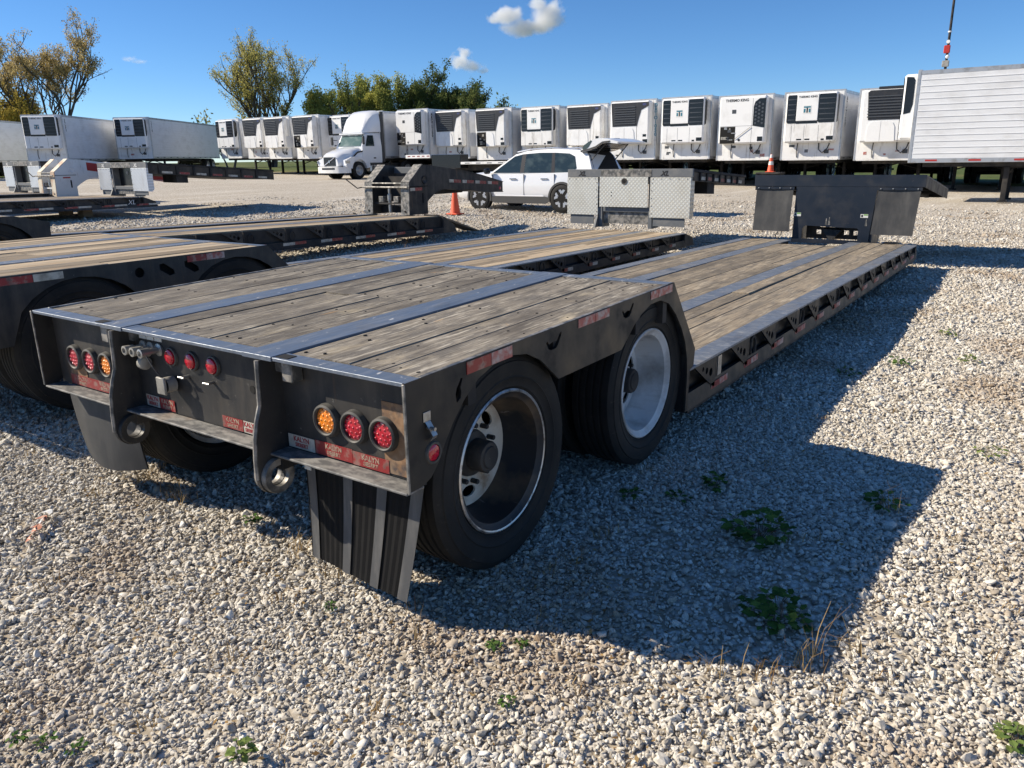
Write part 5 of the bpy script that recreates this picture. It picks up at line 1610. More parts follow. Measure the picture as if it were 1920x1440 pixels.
        MB().prism([(q(0.04), z0 + 0.02), (q(0.37), z0 + 0.02), (q(0.37), zg - 0.02), (q(0.04), zg - 0.02)], f - 0.004, f + 0.006, 'xz').build('engine_bay', 'void', U)
        r = random.Random(5)
        for j in range(9):
            xx, zz = q(0.06 + 0.24 * r.random()), z0 + 0.06 + 0.6 * r.random()
            MB().box(xx, xx + 0.06 + 0.14 * r.random(), f - 0.02, f - 0.0045, zz, zz + 0.04 + 0.10 * r.random(), 0.01).build('engine_part', ('slat', 'plug', 'metal')[j % 3], U)
        dark(q(0.28), q(0.37), zg + 0.55, zg + 0.72, 'vent', 'slat')
        text('THERMO KING', 0.16, 'black_print', U, face_mtx(q(0.38), f - 0.004, z1 - 0.17), 0.001, bold=0.004)
        m = MB(); m.prism(circle(q(0.46), z0 + 0.17, 0.06, 14), f - 0.008, f - 0.001, 'xz'); m.build('filler_cap', 'dark_grille', U)
        dark(q(0.85), q(0.96), z0 + 0.10, z0 + 0.30, 'gauge')
        if opts.get('stay'):
            MB().tube((q(0.36), f - 0.03, z0 + 0.20), (q(0.70), f - 0.03, zg - 0.05), 0.012, n=5).build('door_stay', 'slat', U)
    return U


def nmat_blue():
    if 'badge' not in MT:
        MT['badge'] = nmat('badge_blue', (0.05, 0.06, 0.16), rough=0.4)
    return 'badge'


def reefer(label, x, y, z, rz, kind, L_=14.6, ribs=False, opts=None, group=None, zg=None):
    """x,y: middle of the front wall; z: underside of the box"""
    opts = opts or {}
    zg = terr(x) if zg is None else zg
    R = thing('refrigerated_trailer', label, 'trailer', (x, y, zg), rz, group)
    b = z - zg
    up = lambda a, c, d: (a, c, d + b)
    W2, Hh = 1.28, 2.90

    class B(MB):
        pass
    sub = bpy.data.objects.new('box_body', MB().box(-W2, W2, 0.0, L_, 0.02, Hh - 0.04, 0.01).mesh('box_body', 'alu', None))
    COL.objects.link(sub); sub.parent = R; sub.location = (0, 0, b)
    sub_ = lambda mbx, name, mat: mbx.build(name, mat, sub)
    MB().box(-W2 + 0.06, W2 - 0.06, -0.012, -0.001, 0.03, Hh - 0.07).build('front_wall', 'white_dirty', sub)
    for s in (-1, 1):
        MB().box(s * (W2 + 0.012), s * (W2 - 0.07), -0.018, 0.08, 0.0, Hh - 0.03, 0.01).build('corner_post', 'alu_trim', sub)
        MB().box(s * (W2 + 0.010), s * (W2 - 0.03), 0.085, L_, 0.0, 0.14, 0.004).build('bottom_rail', 'alu_trim', sub)
        MB().box(s * (W2 + 0.008), s * (W2 - 0.03), 0.085, L_, Hh - 0.16, Hh - 0.03, 0.004).build('roof_rail', 'alu_trim', sub)
    MB().box(-W2, W2, -0.015, 0.10, Hh - 0.06, Hh, 0.01).build('roof_cap', 'alu_trim', sub)
    if ribs:
        n = ribs
        for k in range(n):
            zz = 0.20 + (Hh - 0.42) * (k + 0.5) / n
            for s in ((-1, 1) if ribs > 15 else (1,)):
                MB().box(s * (W2 + 0.014), s * (W2 - 0.002), 0.10, L_ - 0.05, zz - 0.014, zz + 0.014, 0.005).build('rib', 'alu', sub)
    U = reefer_unit(R, kind, opts, b)
    # hoses and light box under the unit
    MB().path([(0.35, -0.02, 0.72), (0.38, -0.10, 0.45), (0.55, -0.12, 0.30), (0.75, -0.10, 0.50), (0.80, -0.03, 0.70)], 0.025, 5).build('hose', 'dark_grille', sub)
    MB().path([(-0.55, -0.02, 0.73), (-0.58, -0.05, 0.4), (-0.55, -0.03, 0.12)], 0.018, 5).build('hose', 'dark_grille', sub)
    MB().box(0.60, 0.80, -0.05, -0.013, 0.28, 0.44, 0.01).build('connector_box', 'slat', sub)
    MB().box(-W2 + 0.1, W2 - 0.1, -0.010, 0.05, 0.0, 0.028).build('lower_lip', 'white_dirty', sub)
    # running gear
    MB().box(-1.0, 1.0, 0.4, 3.4, b - 0.14, b - 0.001).build('coupler_plate', 'under', R)
    for s in (-1, 1):
        MB().box(s * 0.62, s * 0.50, 2.9, L_ - 0.3, b - 0.20, b - 0.001).build('frame_rail', 'under', R)
        lg = MB().box(s * 0.95, s * 0.82, 2.75, 2.90, 0.06, b - 0.15, 0.01).build('landing_leg', 'under', R)
        MB().box(s * 1.02, s * 0.75, 2.68, 2.97, 0.0, 0.06).build('leg_foot', 'under', lg)
        MB().path([(s * 0.88, 2.82, b - 0.4), (0.0, 2.95, b - 0.15)], 0.03, 5).build('leg_brace', 'under', R)
    for yy in (L_ - 3.1, L_ - 1.8):
        for s in (-1, 1):
            road_wheel(R, s * 1.14, yy, 0.50, s)
            road_wheel(R, s * 0.82, yy, 0.50, s)
        MB().tube((-1.1, yy, 0.5), (1.1, yy, 0.5), 0.07, n=8).build('axle', 'under', R)
    MB().box(-0.9, 0.9, L_ - 3.6, L_ - 1.2, 0.62, b - 0.205).build('bogie_frame', 'under', R)
    MB().box(-1.15, 1.15, L_ - 0.06, L_ - 0.01, 0.5, 0.6).build('underride_bar', 'under', R)
    # side marker strips
    for k in range(int(L_ / 1.25)):
        MB().box(W2 + 0.0105, W2 + 0.014, 0.5 + 1.25 * k, 0.85 + 1.25 * k, 0.045, 0.10).build('marker_tape', 'red' if opts.get('redtape') else 'slat', sub)
    if opts.get('code'):
        cap = text('\n'.join(opts['code'].replace(' ', '')), opts.get('cs', 0.30), 'teal' if opts.get('blue') else 'black_print', sub, face_mtx(W2 + 0.0155, 0.32, Hh - 0.25, '+x') if opts.get('side') else face_mtx(W2 - 0.03, -0.022, Hh - 0.20), 0.001, 'fleet_number', bold=0.006, ay='TOP', lines=0.82)
    rs = random.Random(int(abs(x) * 100))
    for k in range(opts.get('stick', 1)):
        sx_, sz_ = rs.uniform(-1.1, 1.0), rs.uniform(0.12, 0.6)
        MB().box(sx_, sx_ + rs.uniform(0.08, 0.25), -0.016, -0.0125, sz_, sz_ + rs.uniform(0.05, 0.14)).build('decal', rs.choice(('label', 'slat', 'tape_faded', 'grey')), sub)
    if opts.get('sign'):
        s_ = MB().box(W2 + 0.0145, W2 + 0.020, 0.9, 1.75, 1.25, 2.35).build('side_sign', 'black_print', sub)
        MB().box(W2 + 0.0205, W2 + 0.024, 0.98, 1.67, 1.33, 2.27).build('sign_field', 'white_print', sub)
        MB().box(W2 + 0.0245, W2 + 0.028, 1.2, 1.45, 1.55, 2.15).build('sign_bar', 'red', sub)
    if opts.get('roofbar'):
        MB().box(-0.5, 1.15, -0.35, -0.05, 2.81, 2.92, 0.02).build('exhaust_guard', 'dark_grille', sub)
    return R


GR = 'refrigerated trailers parked in a row'
row = [  # left edge of the front wall, y, z of the underside, kind, extras, label
    (-6.10, 35.0, 1.30, 'carrier_wide', dict(roofbar=1), 'white refrigerated trailer with wide black louvre and roof guard, next to the ribbed sided one'),
    (-9.27, 35.2, 1.35, 'tk_new', dict(code='ATC159', side=1, cs=0.26), 'white refrigerated trailer with black fleet number stacked down its side corner'),
    (-12.35, 35.4, 1.37, 'tk_old', dict(stay=1), 'white refrigerated trailer with open engine bay and a slanting door stay'),
    (-15.25, 35.4, 1.45, 'tk_new', dict(), 'white refrigerated trailer with black grille, between stay propped bay and blue numbered one'),
    (-18.25, 35.8, 1.47, 'carrier', dict(code='DRTO 1050', blue=1, cs=0.24), 'white refrigerated trailer with blue fleet number down its front corner post'),
    (-21.7, 37.2, 1.49, 'carrier', dict(), 'white refrigerated trailer with louvred grille and arched doors, behind the open car tailgate'),
    (-24.75, 37.2, 1.53, 'tk_new', dict(), 'white refrigerated trailer with black grille directly behind the roof of the white car'),
    (-27.70, 36.8, 1.56, 'carrier_open', dict(), 'white refrigerated trailer with left unit door swung open, behind the car bonnet'),
    (-31.45, 37.6, 1.66, 'carrier', dict(sign=1), 'white refrigerated trailer with red barred sign on its side wall'),
    (-34.00, 36.8, 1.78, 'tk_old', dict(code='ARCT5150', side=1, cs=0.22), 'white refrigerated trailer with rounded mesh window and open bay beside the white truck'),
    (-37.15, 36.1, 1.76, 'tk_new', dict(), 'white refrigerated trailer coupled to the white day cab truck'),
    (-41.30, 37.8, 1.79, 'tk_new', dict(), 'white refrigerated trailer partly hidden by the truck roof fairing'),
    (-43.60, 36.6, 1.83, 'carrier_open', dict(), 'white refrigerated trailer with open unit door and dark engine bay, past the truck'),
    (-46.90, 36.8, 1.87, 'carrier', dict(paint='white_dirty'), 'white refrigerated trailer with louvred grille and hanging front hoses, two places past the truck'),
    (-49.85, 37.2, 1.92, 'carrier', dict(), 'white refrigerated trailer with louvred grille, set behind its neighbour with hoses'),
    (-53.40, 37.4, 1.97, 'tk_new', dict(), 'white refrigerated trailer at the grassy end of the row'),
]
for q in range(4):
    row.append((-2.9 + 3.1 * q, 35.0 + 0.2 * q, 1.27, 'tk_new', dict(), 'refrigerated trailer almost hidden behind the crosswise ribbed one'))
rv = random.Random(12)
for xl, yy, zz, kind, op, lb in row:
    op.setdefault('paint', rv.choice(('white', 'white', 'white_dirty')))
    op['stick'] = rv.randint(1, 4)
    reefer(lb, xl + 1.28, yy, zz, 0.0, kind, L_=14.0 if xl > -36 else 13.2, opts=op, group=GR)
# two standing at an angle on the far left, one more behind, one crosswise on the right
reefer('white ribbed refrigerated trailer showing its long side and twin rear axles on the grass', -54.75, 31.1, 2.04, CAM_YAW + 0.02, 'tk_new', 14.4, 14, dict(code='3778', side=1, cs=0.24), zg=1.0)
reefer('white refrigerated trailer with patched dull side, standing beside the long ribbed one', -53.70, 24.4, 1.96, CAM_YAW + 0.06, 'tk_new', 14.4, 14, dict(code='3752', side=1, cs=0.24), zg=0.9)
reefer('white refrigerated trailer of which only the plain rear side shows at the yard edge', -57.6, 18.2, 1.96, CAM_YAW + 0.06, 'tk_new', 14.4, 14, dict(), zg=0.95)
RB = reefer('white ribbed refrigerated trailer parked crosswise with red marker strips along its side', -2.86, 29.18, 1.29, -PI / 2, 'tk_new', 14.0, 13, dict(redtape=1), zg=0.03)


# ------------------------------------------------------------------ step-deck trailer behind the truck
def step_deck():
    T = thing('flatbed_trailer', 'low flatbed trailer with white deck edge and dark box behind the car', 'trailer', (-28.2, 31.0, terr(-26)))
    MB().box(0.0, 1.75, 0.0, 2.4, 1.26, 1.44, 0.01).build('front_deck', 'white_dirty', T)
    for k in range(5):
        MB().box(0.15 + 0.34 * k, 0.34 + 0.34 * k, -0.004, -0.001, 1.34, 1.39).build('marker_tape', 'tape_red', T)
    MB().box(1.80, 3.75, 0.05, 0.75, 0.72, 1.42, 0.02).build('tool_box', 'gloss_black', T)
    MB().box(3.8, 10.5, 0.0, 2.4, 0.92, 1.04, 0.01).build('main_deck', 'white_dirty', T)
    for k in range(9):
        MB().box(4.1 + 0.7 * k, 4.4 + 0.7 * k, -0.004, -0.001, 0.96, 1.0).build('marker_tape', 'slat', T)
    MB().box(0.3, 10.3, 0.7, 0.9, 0.60, 0.91).build('frame_rail', 'under', T)
    MB().box(0.3, 10.3, 1.5, 1.7, 0.60, 0.91).build('frame_rail', 'under', T)
    for xx in (0.9, 2.9):
        MB().box(xx, xx + 0.14, 0.4, 0.54, 0.0, 0.70).build('landing_leg', 'under', T)
    for xx in (8.2, 9.4):
        for yy, s in ((0.15, -1), (2.25, 1)):
            e = bpy.data.objects.new('wheel', None); COL.objects.link(e); e.parent = T
            e.location = (xx, yy, 0.42); e.rotation_euler = (0, 0, -PI / 2 if s < 0 else PI / 2); e.scale = (1, 0.84, 0.84)
            link('tyre', ME['road_tyre'], e); link('rim', ME['road_rim'], e)


step_deck()


# ------------------------------------------------------------------ loft helper for vehicle bodies
def loft(secs, close_ends=True):
    """secs: list of rings (same number of points)"""
    m = MB()
    n = len(secs[0])
    vs = [p for s in secs for p in s]
    fs = []
    for i in range(len(secs) - 1):
        for k in range(n):
            fs.append((i * n + k, i * n + (k + 1) % n, (i + 1) * n + (k + 1) % n, (i + 1) * n + k))
    if close_ends:
        fs.append(tuple(range(n))[::-1])
        fs.append(tuple(range((len(secs) - 1) * n, len(secs) * n)))
    return m.add(vs, fs)


def mirror_ring(x, half):
    """half: (y,z) from bottom to top on the left side; returns closed ring"""
    return [(x, y, z) for y, z in half] + [(x, -y, z) for y, z in half[::-1]]


# ------------------------------------------------------------------ white day-cab truck
def truck():
    T = thing('semi_truck', 'white day cab semi truck with tall roof fairing and diagonal grille bar', 'truck', (-34.72, 32.75, terr(-34.7)), -PI / 2)
    # local: x forward, y left (towards the open yard), front axle at x = 0
    hood = []
    for x, w, z0, zs, zt in ((-0.75, 1.10, 0.95, 1.62, 1.92), (-0.2, 1.10, 0.95, 1.58, 1.84), (0.4, 1.04, 0.95, 1.48, 1.70), (0.9, 0.92, 0.80, 1.36, 1.56), (1.15, 0.80, 0.74, 1.22, 1.44), (1.27, 0.70, 0.74, 1.12, 1.34)):
        hood.append(mirror_ring(x, [(w * 0.9, z0), (w, z0 + 0.1), (w, zs - 0.25), (w - 0.06, zs), (w * 0.72, zt - 0.05), (w * 0.3, zt)]))
    loft(hood).build('hood', 'car_white', T, 35)
    for s in (1, -1):
        # fender with the arch
        arc = [(0.62 * math.cos(a), 0.52 + 0.62 * math.sin(a)) for a in np.linspace(0.15, PI - 0.15, 16)]
        out = [(0.95, 0.62), (1.10, 0.80), (1.05, 1.10), (0.62, 1.28), (0.0, 1.30), (-0.5, 1.24), (-0.85, 1.0), (-0.9, 0.66)] + arc[::-1]
        f = MB().prism(out, s * 0.90, s * 1.215, 'xz')
        fd = f.build('fender', 'car_white', T, 30)
        MB().prism(circle(0, 0.52, 0.60, 24), s * 0.80, s * 0.895, 'xz').build('wheel_well', 'void', fd)
        road = bpy.data.objects.new('wheel', None); COL.objects.link(road); road.parent = T
        road.location = (0, s * 1.06, 0.5); road.rotation_euler = (0, 0, PI / 2 if s > 0 else -PI / 2)
        link('tyre', ME['road_tyre'], road); link('rim', ME['road_rim'], road)
        # head lamp
        m = MB(); m.prism([(0.82, 0.86), (1.20, 0.80), (1.16, 0.98), (0.86, 1.16)], s * 0.86, s * 0.935, 'xz'); 
        MB().box(0.78, 1.17, s * 1.217, s * 1.20, 0.90, 1.08, 0.01).build('head_lamp', 'chrome', T)
        # hood vent
        m = MB(); m.prism([(0.30, 1.05 + 0.25), (0.42, 1.30), (0.05, 1.58), (-0.42, 1.64), (-0.40, 1.56), (0.0, 1.50)], s * 1.107, s * 1.122, 'xz'); m.build('hood_vent', 'gloss_black', T)
        # tank, steps
        MB().box(-1.75, -0.95, s * 0.75, s * 1.18, 0.38, 0.80, 0.06).build('fuel_tank', 'chrome', T)
        for q in (-1.55, -1.15):
            MB().box(q - 0.03, q + 0.03, s * 1.182, s * 1.19, 0.38, 0.80).build('tank_strap', 'clad', T)
        MB().box(-1.9, -0.80, s * 1.0, s * 1.16, 0.80, 0.90).build('step', 'clad', T)
        # mirrors
        MB().box(-0.36, -0.22, s * 1.28, s * 1.42, 1.98, 2.46, 0.03).build('mirror', 'clad', T)
        MB().tube((-0.55, s * 1.14, 2.25), (-0.30, s * 1.32, 2.3), 0.02, n=6).build('mirror_arm', 'clad', T)
    # cab
    cab = []
    for x, zt in ((-2.05, 2.75), (-0.95, 2.72), (-0.78, 2.62), (-0.40, 1.86)):
        w0, w1 = 1.12, 1.02
        cab.append(mirror_ring(x, [(w0 - 0.02, 0.92), (w0, 1.05), (w0, 1.85), (w1 + (0.08 if zt < 2 else 0), max(zt - 0.10, 1.86)), (0.8, zt), (0.3, zt + 0.02)]))
    loft(cab).build('cab', 'car_white', T, 35)
    # windscreen
    m = MB()
    wv = []
    for yy in (-0.96, -0.6, -0.2, 0.2, 0.6, 0.96):
        wv += [(-0.372 - 0.06 * yy * yy * 0.3, yy, 1.90), (-0.752 - 0.05 * yy * yy * 0.3, yy * 0.94, 2.58)]
    m.add(wv, [(2 * i, 2 * i + 2, 2 * i + 3, 2 * i + 1) for i in range(5)])
    m.build('windscreen', 'glass_green', T)
    MB().box(-0.80, -0.58, -1.02, 1.02, 2.58, 2.66, 0.02).build('sun_visor', 'car_white', T)
    for s in (1, -1):
        d = MB().prism([(-0.62, 1.02), (-1.55, 1.02), (-1.55, 1.90), (-0.62, 1.90)], s * 1.121, s * 1.127, 'xz').build('door', 'car_white', T)
        m = MB(); m.add([(-0.66, s * 1.128, 1.88), (-1.42, s * 1.128, 1.88), (-1.40, s * 1.062, 2.52), (-0.93, s * 1.062, 2.52)], [(0, 1, 2, 3)]); m.build('door_window', 'glass', d)
        m = MB(); m.add([(-1.48, s * 1.128, 1.88), (-1.82, s * 1.128, 1.88), (-1.82, s * 1.062, 2.52), (-1.46, s * 1.062, 2.52)], [(0, 1, 2, 3)]); m.build('cab_side_panel', 'car_white', d)
        MB().box(-1.50, -1.30, s * 1.128, s * 1.136, 1.16, 1.24).build('door_handle', 'clad', d)
        MB().box(-2.30, -2.06, s * 1.16, s * 1.02, 0.95, 3.92, 0.03).build('side_extender', 'clad', T)
    # roof fairing
    fr = []
    for x, w, zb_, zt in ((-0.72, 0.85, 2.68, 2.76), (-0.95, 0.96, 2.68, 3.15), (-1.25, 1.02, 2.70, 3.62), (-1.6, 1.06, 2.72, 3.88), (-2.05, 1.10, 2.72, 3.98)):
        fr.append(mirror_ring(x, [(w, zb_), (w, zb_ + (zt - zb_) * 0.45), (w * 0.93, zb_ + (zt - zb_) * 0.86), (w * 0.72, zt), (w * 0.3, zt + 0.02)]))
    loft(fr).build('roof_fairing', 'car_white', T, 40)
    # nose
    g = MB().prism([(-0.50, 0.76), (0.50, 0.76), (0.54, 1.28), (-0.54, 1.28)], 1.262, 1.30, 'yz')
    g = MB().box(1.20, 1.285, -0.52, 0.52, 0.76, 1.28, 0.02).build('radiator_grille', 'gloss_black', T)
    for k in range(6):
        MB().box(1.286, 1.292, -0.48, 0.48, 0.80 + 0.08 * k, 0.815 + 0.08 * k).build('grille_bar', 'slat', g)
    MB().tube((1.30, -0.50, 0.78), (1.30, 0.50, 1.27), 0.026, n=6).build('diagonal_bar', 'chrome', g)
    MB().prism(circle(0.0, 1.02, 0.075, 14), 1.305, 1.325, 'yz').build('badge', 'chrome', g)
    bm = []
    for x, w in ((0.72, 1.20), (1.05, 1.18), (1.32, 1.0), (1.42, 0.75)):
        bm.append(mirror_ring(x, [(w, 0.36), (w, 0.50), (w, 0.72)]))
    b = loft(bm).build('bumper', 'white_dirty', T, 40)
    MB().box(1.405, 1.428, -0.55, 0.55, 0.56, 0.66).build('bumper_slot', 'gloss_black', b)
    # frame and drive axles
    for s in (1, -1):
        MB().box(-6.2, -0.8, s * 0.36, s * 0.46, 0.62, 0.88).build('frame_rail', 'under', T)
        for x in (-4.3, -5.6):
            e = bpy.data.objects.new('wheel', None); COL.objects.link(e); e.parent = T
            e.location = (x, s * 1.05, 0.5); e.rotation_euler = (0, 0, PI / 2 if s > 0 else -PI / 2)
            link('tyre', ME['road_tyre'], e); link('rim', ME['road_rim'], e)


truck()


# ------------------------------------------------------------------ white car with the tailgate up
def car():
    Z = terr(-11.4) - 0.02
    T = thing('suv_car', 'white sport utility car with raised tailgate and two tone wheels', 'car', (-11.45, 18.40, Z), PI)
    S = []
    data = [  # x, half width, sill, belt
        (-2.42, 0.80, 0.52, 0.98), (-2.34, 0.90, 0.42, 1.06), (-2.10, 0.955, 0.36, 1.12), (-1.2, 0.975, 0.30, 1.10), (0.0, 0.975, 0.28, 1.07),
        (0.95, 0.970, 0.28, 1.07), (1.35, 0.965, 0.30, 1.08), (1.9, 0.945, 0.32, 1.04), (2.25, 0.90, 0.34, 0.97), (2.45, 0.80, 0.36, 0.86), (2.52, 0.66, 0.40, 0.76)]
    for x, w, zs, zb in data:
        S.append(mirror_ring(x, [(w - 0.10, zs), (w - 0.03, zs + 0.08), (w, zs + 0.30 * (zb - zs)), (w + 0.005, zs + 0.62 * (zb - zs)), (w - 0.035, zb - 0.03), (w - 0.12, zb + 0.01), (0.35, zb + 0.045)]))
    body = loft(S).build('body', 'car_white', T, 40)
    # greenhouse
    out = [(1.10, 1.07), (0.28, 1.60), (-0.10, 1.685), (-0.75, 1.735), (-1.45, 1.725), (-2.02, 1.665), (-2.17, 1.53), (-2.38, 1.08)]
    hw = lambda z: 0.905 - 0.225 * max(0, (z - 1.07)) / 0.62
    n = len(out)
    vs = [(x, hw(z), z) for x, z in out] + [(x, -hw(z), z) for x, z in out]
    fs = [tuple(range(n)), tuple(range(n, 2 * n))[::-1]] + [(i, (i + 1) % n, n + (i + 1) % n, n + i) for i in range(n)]
    gh = MB().add(vs, fs).build('cabin', 'car_white', T, 35)
    for s in (1, -1):
        def pane(pts, name, mat='glass', off=0.006):
            m = MB(); m.add([(x, s * (hw(z) + off), z) for x, z in pts], [tuple(range(len(pts)))]); return m.build(name, mat, gh)
        pane([(0.98, 1.085), (0.30, 1.545), (0.02, 1.60), (0.0, 1.085)], 'front_window')
        pane([(-0.12, 1.085), (-0.10, 1.61), (-0.55, 1.635), (-0.98, 1.63), (-1.06, 1.085)], 'rear_window')
        pane([(-1.16, 1.085), (-1.06, 1.63), (-1.55, 1.60), (-1.74, 1.52), (-1.86, 1.20), (-1.70, 1.10)], 'quarter_window')
        pane([(0.02, 1.085), (0.04, 1.60), (-0.10, 1.61), (-0.12, 1.085)], 'door_pillar', 'gloss_black', 0.0075)
        pane([(-1.05, 1.085), (-0.97, 1.63), (-1.07, 1.63), (-1.17, 1.085)], 'door_pillar', 'gloss_black', 0.0075)
        m = MB(); m.path([(0.25, s * 0.66, 1.67), (-0.2, s * 0.665, 1.735), (-1.0, s * 0.665, 1.765), (-1.75, s * 0.66, 1.70)], 0.018, 6); m.build('roof_rail', 'chrome', gh)
        # doors: shut lines, handles, sill cladding
        for (xa, xb) in ((0.955, 0.965), (-0.16, -0.15), (-1.20, -1.19)):
            MB().box(xa, xb, s * 0.984, s * 0.95, 0.46, 1.05).build('shut_line', 'grey', body)
        for xx in (0.10, -0.98):
            MB().box(xx, xx + 0.24, s * 1.000, s * 0.96, 0.90, 0.94, 0.012).build('door_handle', 'chrome', body)
        m = MB(); m.prism([(1.05, 0.30), (1.05, 0.40), (0.85, 0.43), (-0.85, 0.43), (-1.02, 0.40), (-1.02, 0.30), (-0.9, 0.23), (0.9, 0.23)], s * 0.93, s * 0.990, 'xz'); m.build('sill_cladding', 'clad', body)
        MB().box(-0.85, 0.85, s * 0.996, s * 0.98, 0.425, 0.465, 0.01).build('sill_strip', 'car_white', body)
        for xw in (1.45, -1.45):
            a = np.linspace(-0.25, PI + 0.25, 22)
            o_ = [(xw + 0.452 * math.cos(t), 0.39 + 0.452 * math.sin(t)) for t in a]
            i_ = [(xw + 0.400 * math.cos(t), 0.385 + 0.400 * math.sin(t)) for t in a]
            MB().prism(o_ + i_[::-1], s * 0.90, s * 1.000, 'xz').build('arch_cladding', 'clad', body)
            MB().prism(circle(xw, 0.385, 0.402, 26), s * 0.90, s * 0.985, 'xz').build('wheel_well', 'void', body)  # flat dark disc in place of the shaded hollow behind the wheel
            e = bpy.data.objects.new('wheel', None); COL.objects.link(e); e.parent = T
            e.location = (xw, s * 0.885, 0.385); e.rotation_euler = (0, 0, PI / 2 if s > 0 else -PI / 2)
            m = MB(); m.lathe([(0.255, -0.11), (0.34, -0.125), (0.378, -0.10), (0.385, -0.05), (0.385, 0.05), (0.378, 0.095), (0.34, 0.118), (0.262, 0.112), (0.255, 0.10)], 30, closed=True); m.build('tyre', 'rubber', e, 40)
            m = MB(); m.lathe([(0.262, 0.108), (0.250, 0.09), (0.245, 0.04), (0.10, 0.045), (0.0, 0.05)], 30); m.build('rim', 'gloss_black', e, 40)
            for k in range(5):
                t0 = 2 * PI * k / 5 + 0.3
                ring = lambda r_, da: (r_ * math.cos(t0 + da), r_ * math.sin(t0 + da))
                m = MB(); m.prism([ring(0.120, -0.20), ring(0.252, -0.44), ring(0.254, -0.16), ring(0.205, 0.0), ring(0.254, 0.16), ring(0.252, 0.44), ring(0.120, 0.20), ring(0.155, 0.0)], 0.06, 0.106, 'yz')
                m.build('spoke_insert', 'alloy', e)
                m = MB(); m.prism([ring(0.03, -0.5), ring(0.17, -0.10), ring(0.18, 0.10), ring(0.03, 0.5)], 0.05, 0.085, 'yz'); m.build('spoke', 'clad', e)
        MB().box(1.00, 1.16, s * 0.98, s * 1.17, 1.06, 1.22, 0.04).build('door_mirror', 'gloss_black', T)
        MB().box(2.18, 2.42, s * 0.895, s * 0.80, 0.74, 0.90, 0.02).build('head_lamp', 'chrome', body)
        MB().box(-2.37, -2.16, s * 0.955, s * 0.86, 0.80, 1.04, 0.02).build('tail_lamp', 'red_lens', body)
    # windscreen
    m = MB(); m.add([(1.065, -0.83, 1.10), (1.065, 0.83, 1.10), (0.33, 0.68, 1.575), (0.33, -0.68, 1.575)], [(0, 1, 2, 3)])
    m.fn = None
    o = m.build('windscreen', 'glass', gh); o.location = (0.012, 0, 0.012)
    # open load bay: a near-black sheet in place of its inner shade
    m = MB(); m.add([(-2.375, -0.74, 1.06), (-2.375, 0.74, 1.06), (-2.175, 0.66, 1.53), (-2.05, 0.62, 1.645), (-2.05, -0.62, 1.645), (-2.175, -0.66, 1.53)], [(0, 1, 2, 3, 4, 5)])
    o = m.build('load_bay_shade', 'void', gh); o.location = (-0.012, 0, 0.006)
    MB().box(-2.47, -2.40, -0.80, 0.80, 0.40, 0.72, 0.03).build('rear_bumper', 'clad', body)
    # tailgate
    pr = [(-1.93, 1.665), (-2.08, 1.80), (-2.30, 1.93), (-2.55, 1.985), (-2.80, 1.965), (-3.16, 1.875)]
    lo = [(-3.14, 1.83), (-2.85, 1.86), (-2.62, 1.84), (-2.40, 1.72), (-2.18, 1.66), (-1.95, 1.62)]
    ring = []
    for y, k in ((-0.80, 0.94), (-0.72, 1.0), (0.72, 1.0), (0.80, 0.94)):
        ring.append([(-1.93 + (x + 1.93) * k, y, z) for x, z in pr + lo])
    tg = loft(ring).build('tailgate', 'car_white', T, 35)
    m = MB(); m.add([(-2.0, -0.62, 1.640), (-2.0, 0.62, 1.640), (-2.40, 0.66, 1.712), (-2.40, -0.66, 1.712)], [(0, 1, 2, 3)]); o = m.build('tailgate_glass', 'glass', tg); o.location = (0, 0, -0.012)
    m = MB(); m.prism([(-1.99, 1.735), (-2.06, 1.815), (-2.26, 1.93), (-2.30, 1.915), (-2.20, 1.76), (-2.05, 1.66)], 0.775, 0.806, 'xz'); m.build('tailgate_side_trim', 'glass', tg)
    m = MB(); m.add([(x, yy, z - 0.008) for x, z in lo for yy in (-0.77, 0.77)], [(2 * i, 2 * i + 1, 2 * i + 3, 2 * i + 2) for i in range(5)]); m.build('tailgate_lining', 'gloss_black', tg)
    for sd in (-1, 1):
        m = MB(); m.prism([(x, z + 0.010) for x, z in lo[1:]] + [(x, z + 0.055) for x, z in lo[1:][::-1]], sd * 0.800, sd * 0.808, 'xz'); m.build('tailgate_seal', 'clad', tg)
    MB().box(-2.68, -2.58, -0.10, 0.10, 1.972, 1.986, 0.005).build('badge', 'gloss_black', tg)
    for s in (1, -1):
        MB().tube((-2.18, s * 0.70, 1.36), (-2.66, s * 0.68, 1.85), 0.016, n=6).build('gas_strut', 'clad', T)


car()


# ------------------------------------------------------------------ traffic cones
def cone(label, x, y, z, h=0.72, white=1):
    T = thing('traffic_cone', label, 'cone', (x, y, z))
    MB().box(-0.185, 0.185, -0.185, 0.185, 0.0, 0.035, 0.012).build('base', 'cone', T)
    m = MB(); m.lathe([(0.145, 0.035), (0.135, 0.06), (0.060, h * 0.82), (0.036, h), (0.028, h), (0.028, h - 0.02)], 22, axis='z'); m.build('body', 'cone', T, 40)
    r = lambda q: 0.1385 - (q - 0.06) * (0.075 / (h * 0.82 - 0.06)) + 0.003
    for a, b in ((h * 0.80, h * 0.985), (h * 0.40, h * 0.60))[:white]:
        ra, rb = (r(a), r(b)) if b < h * 0.82 else (r(a), 0.042)
        m = MB(); m.lathe([(ra, a), (rb, b)], 22, axis='z'); m.build('collar', 'cone_white', T, 40)


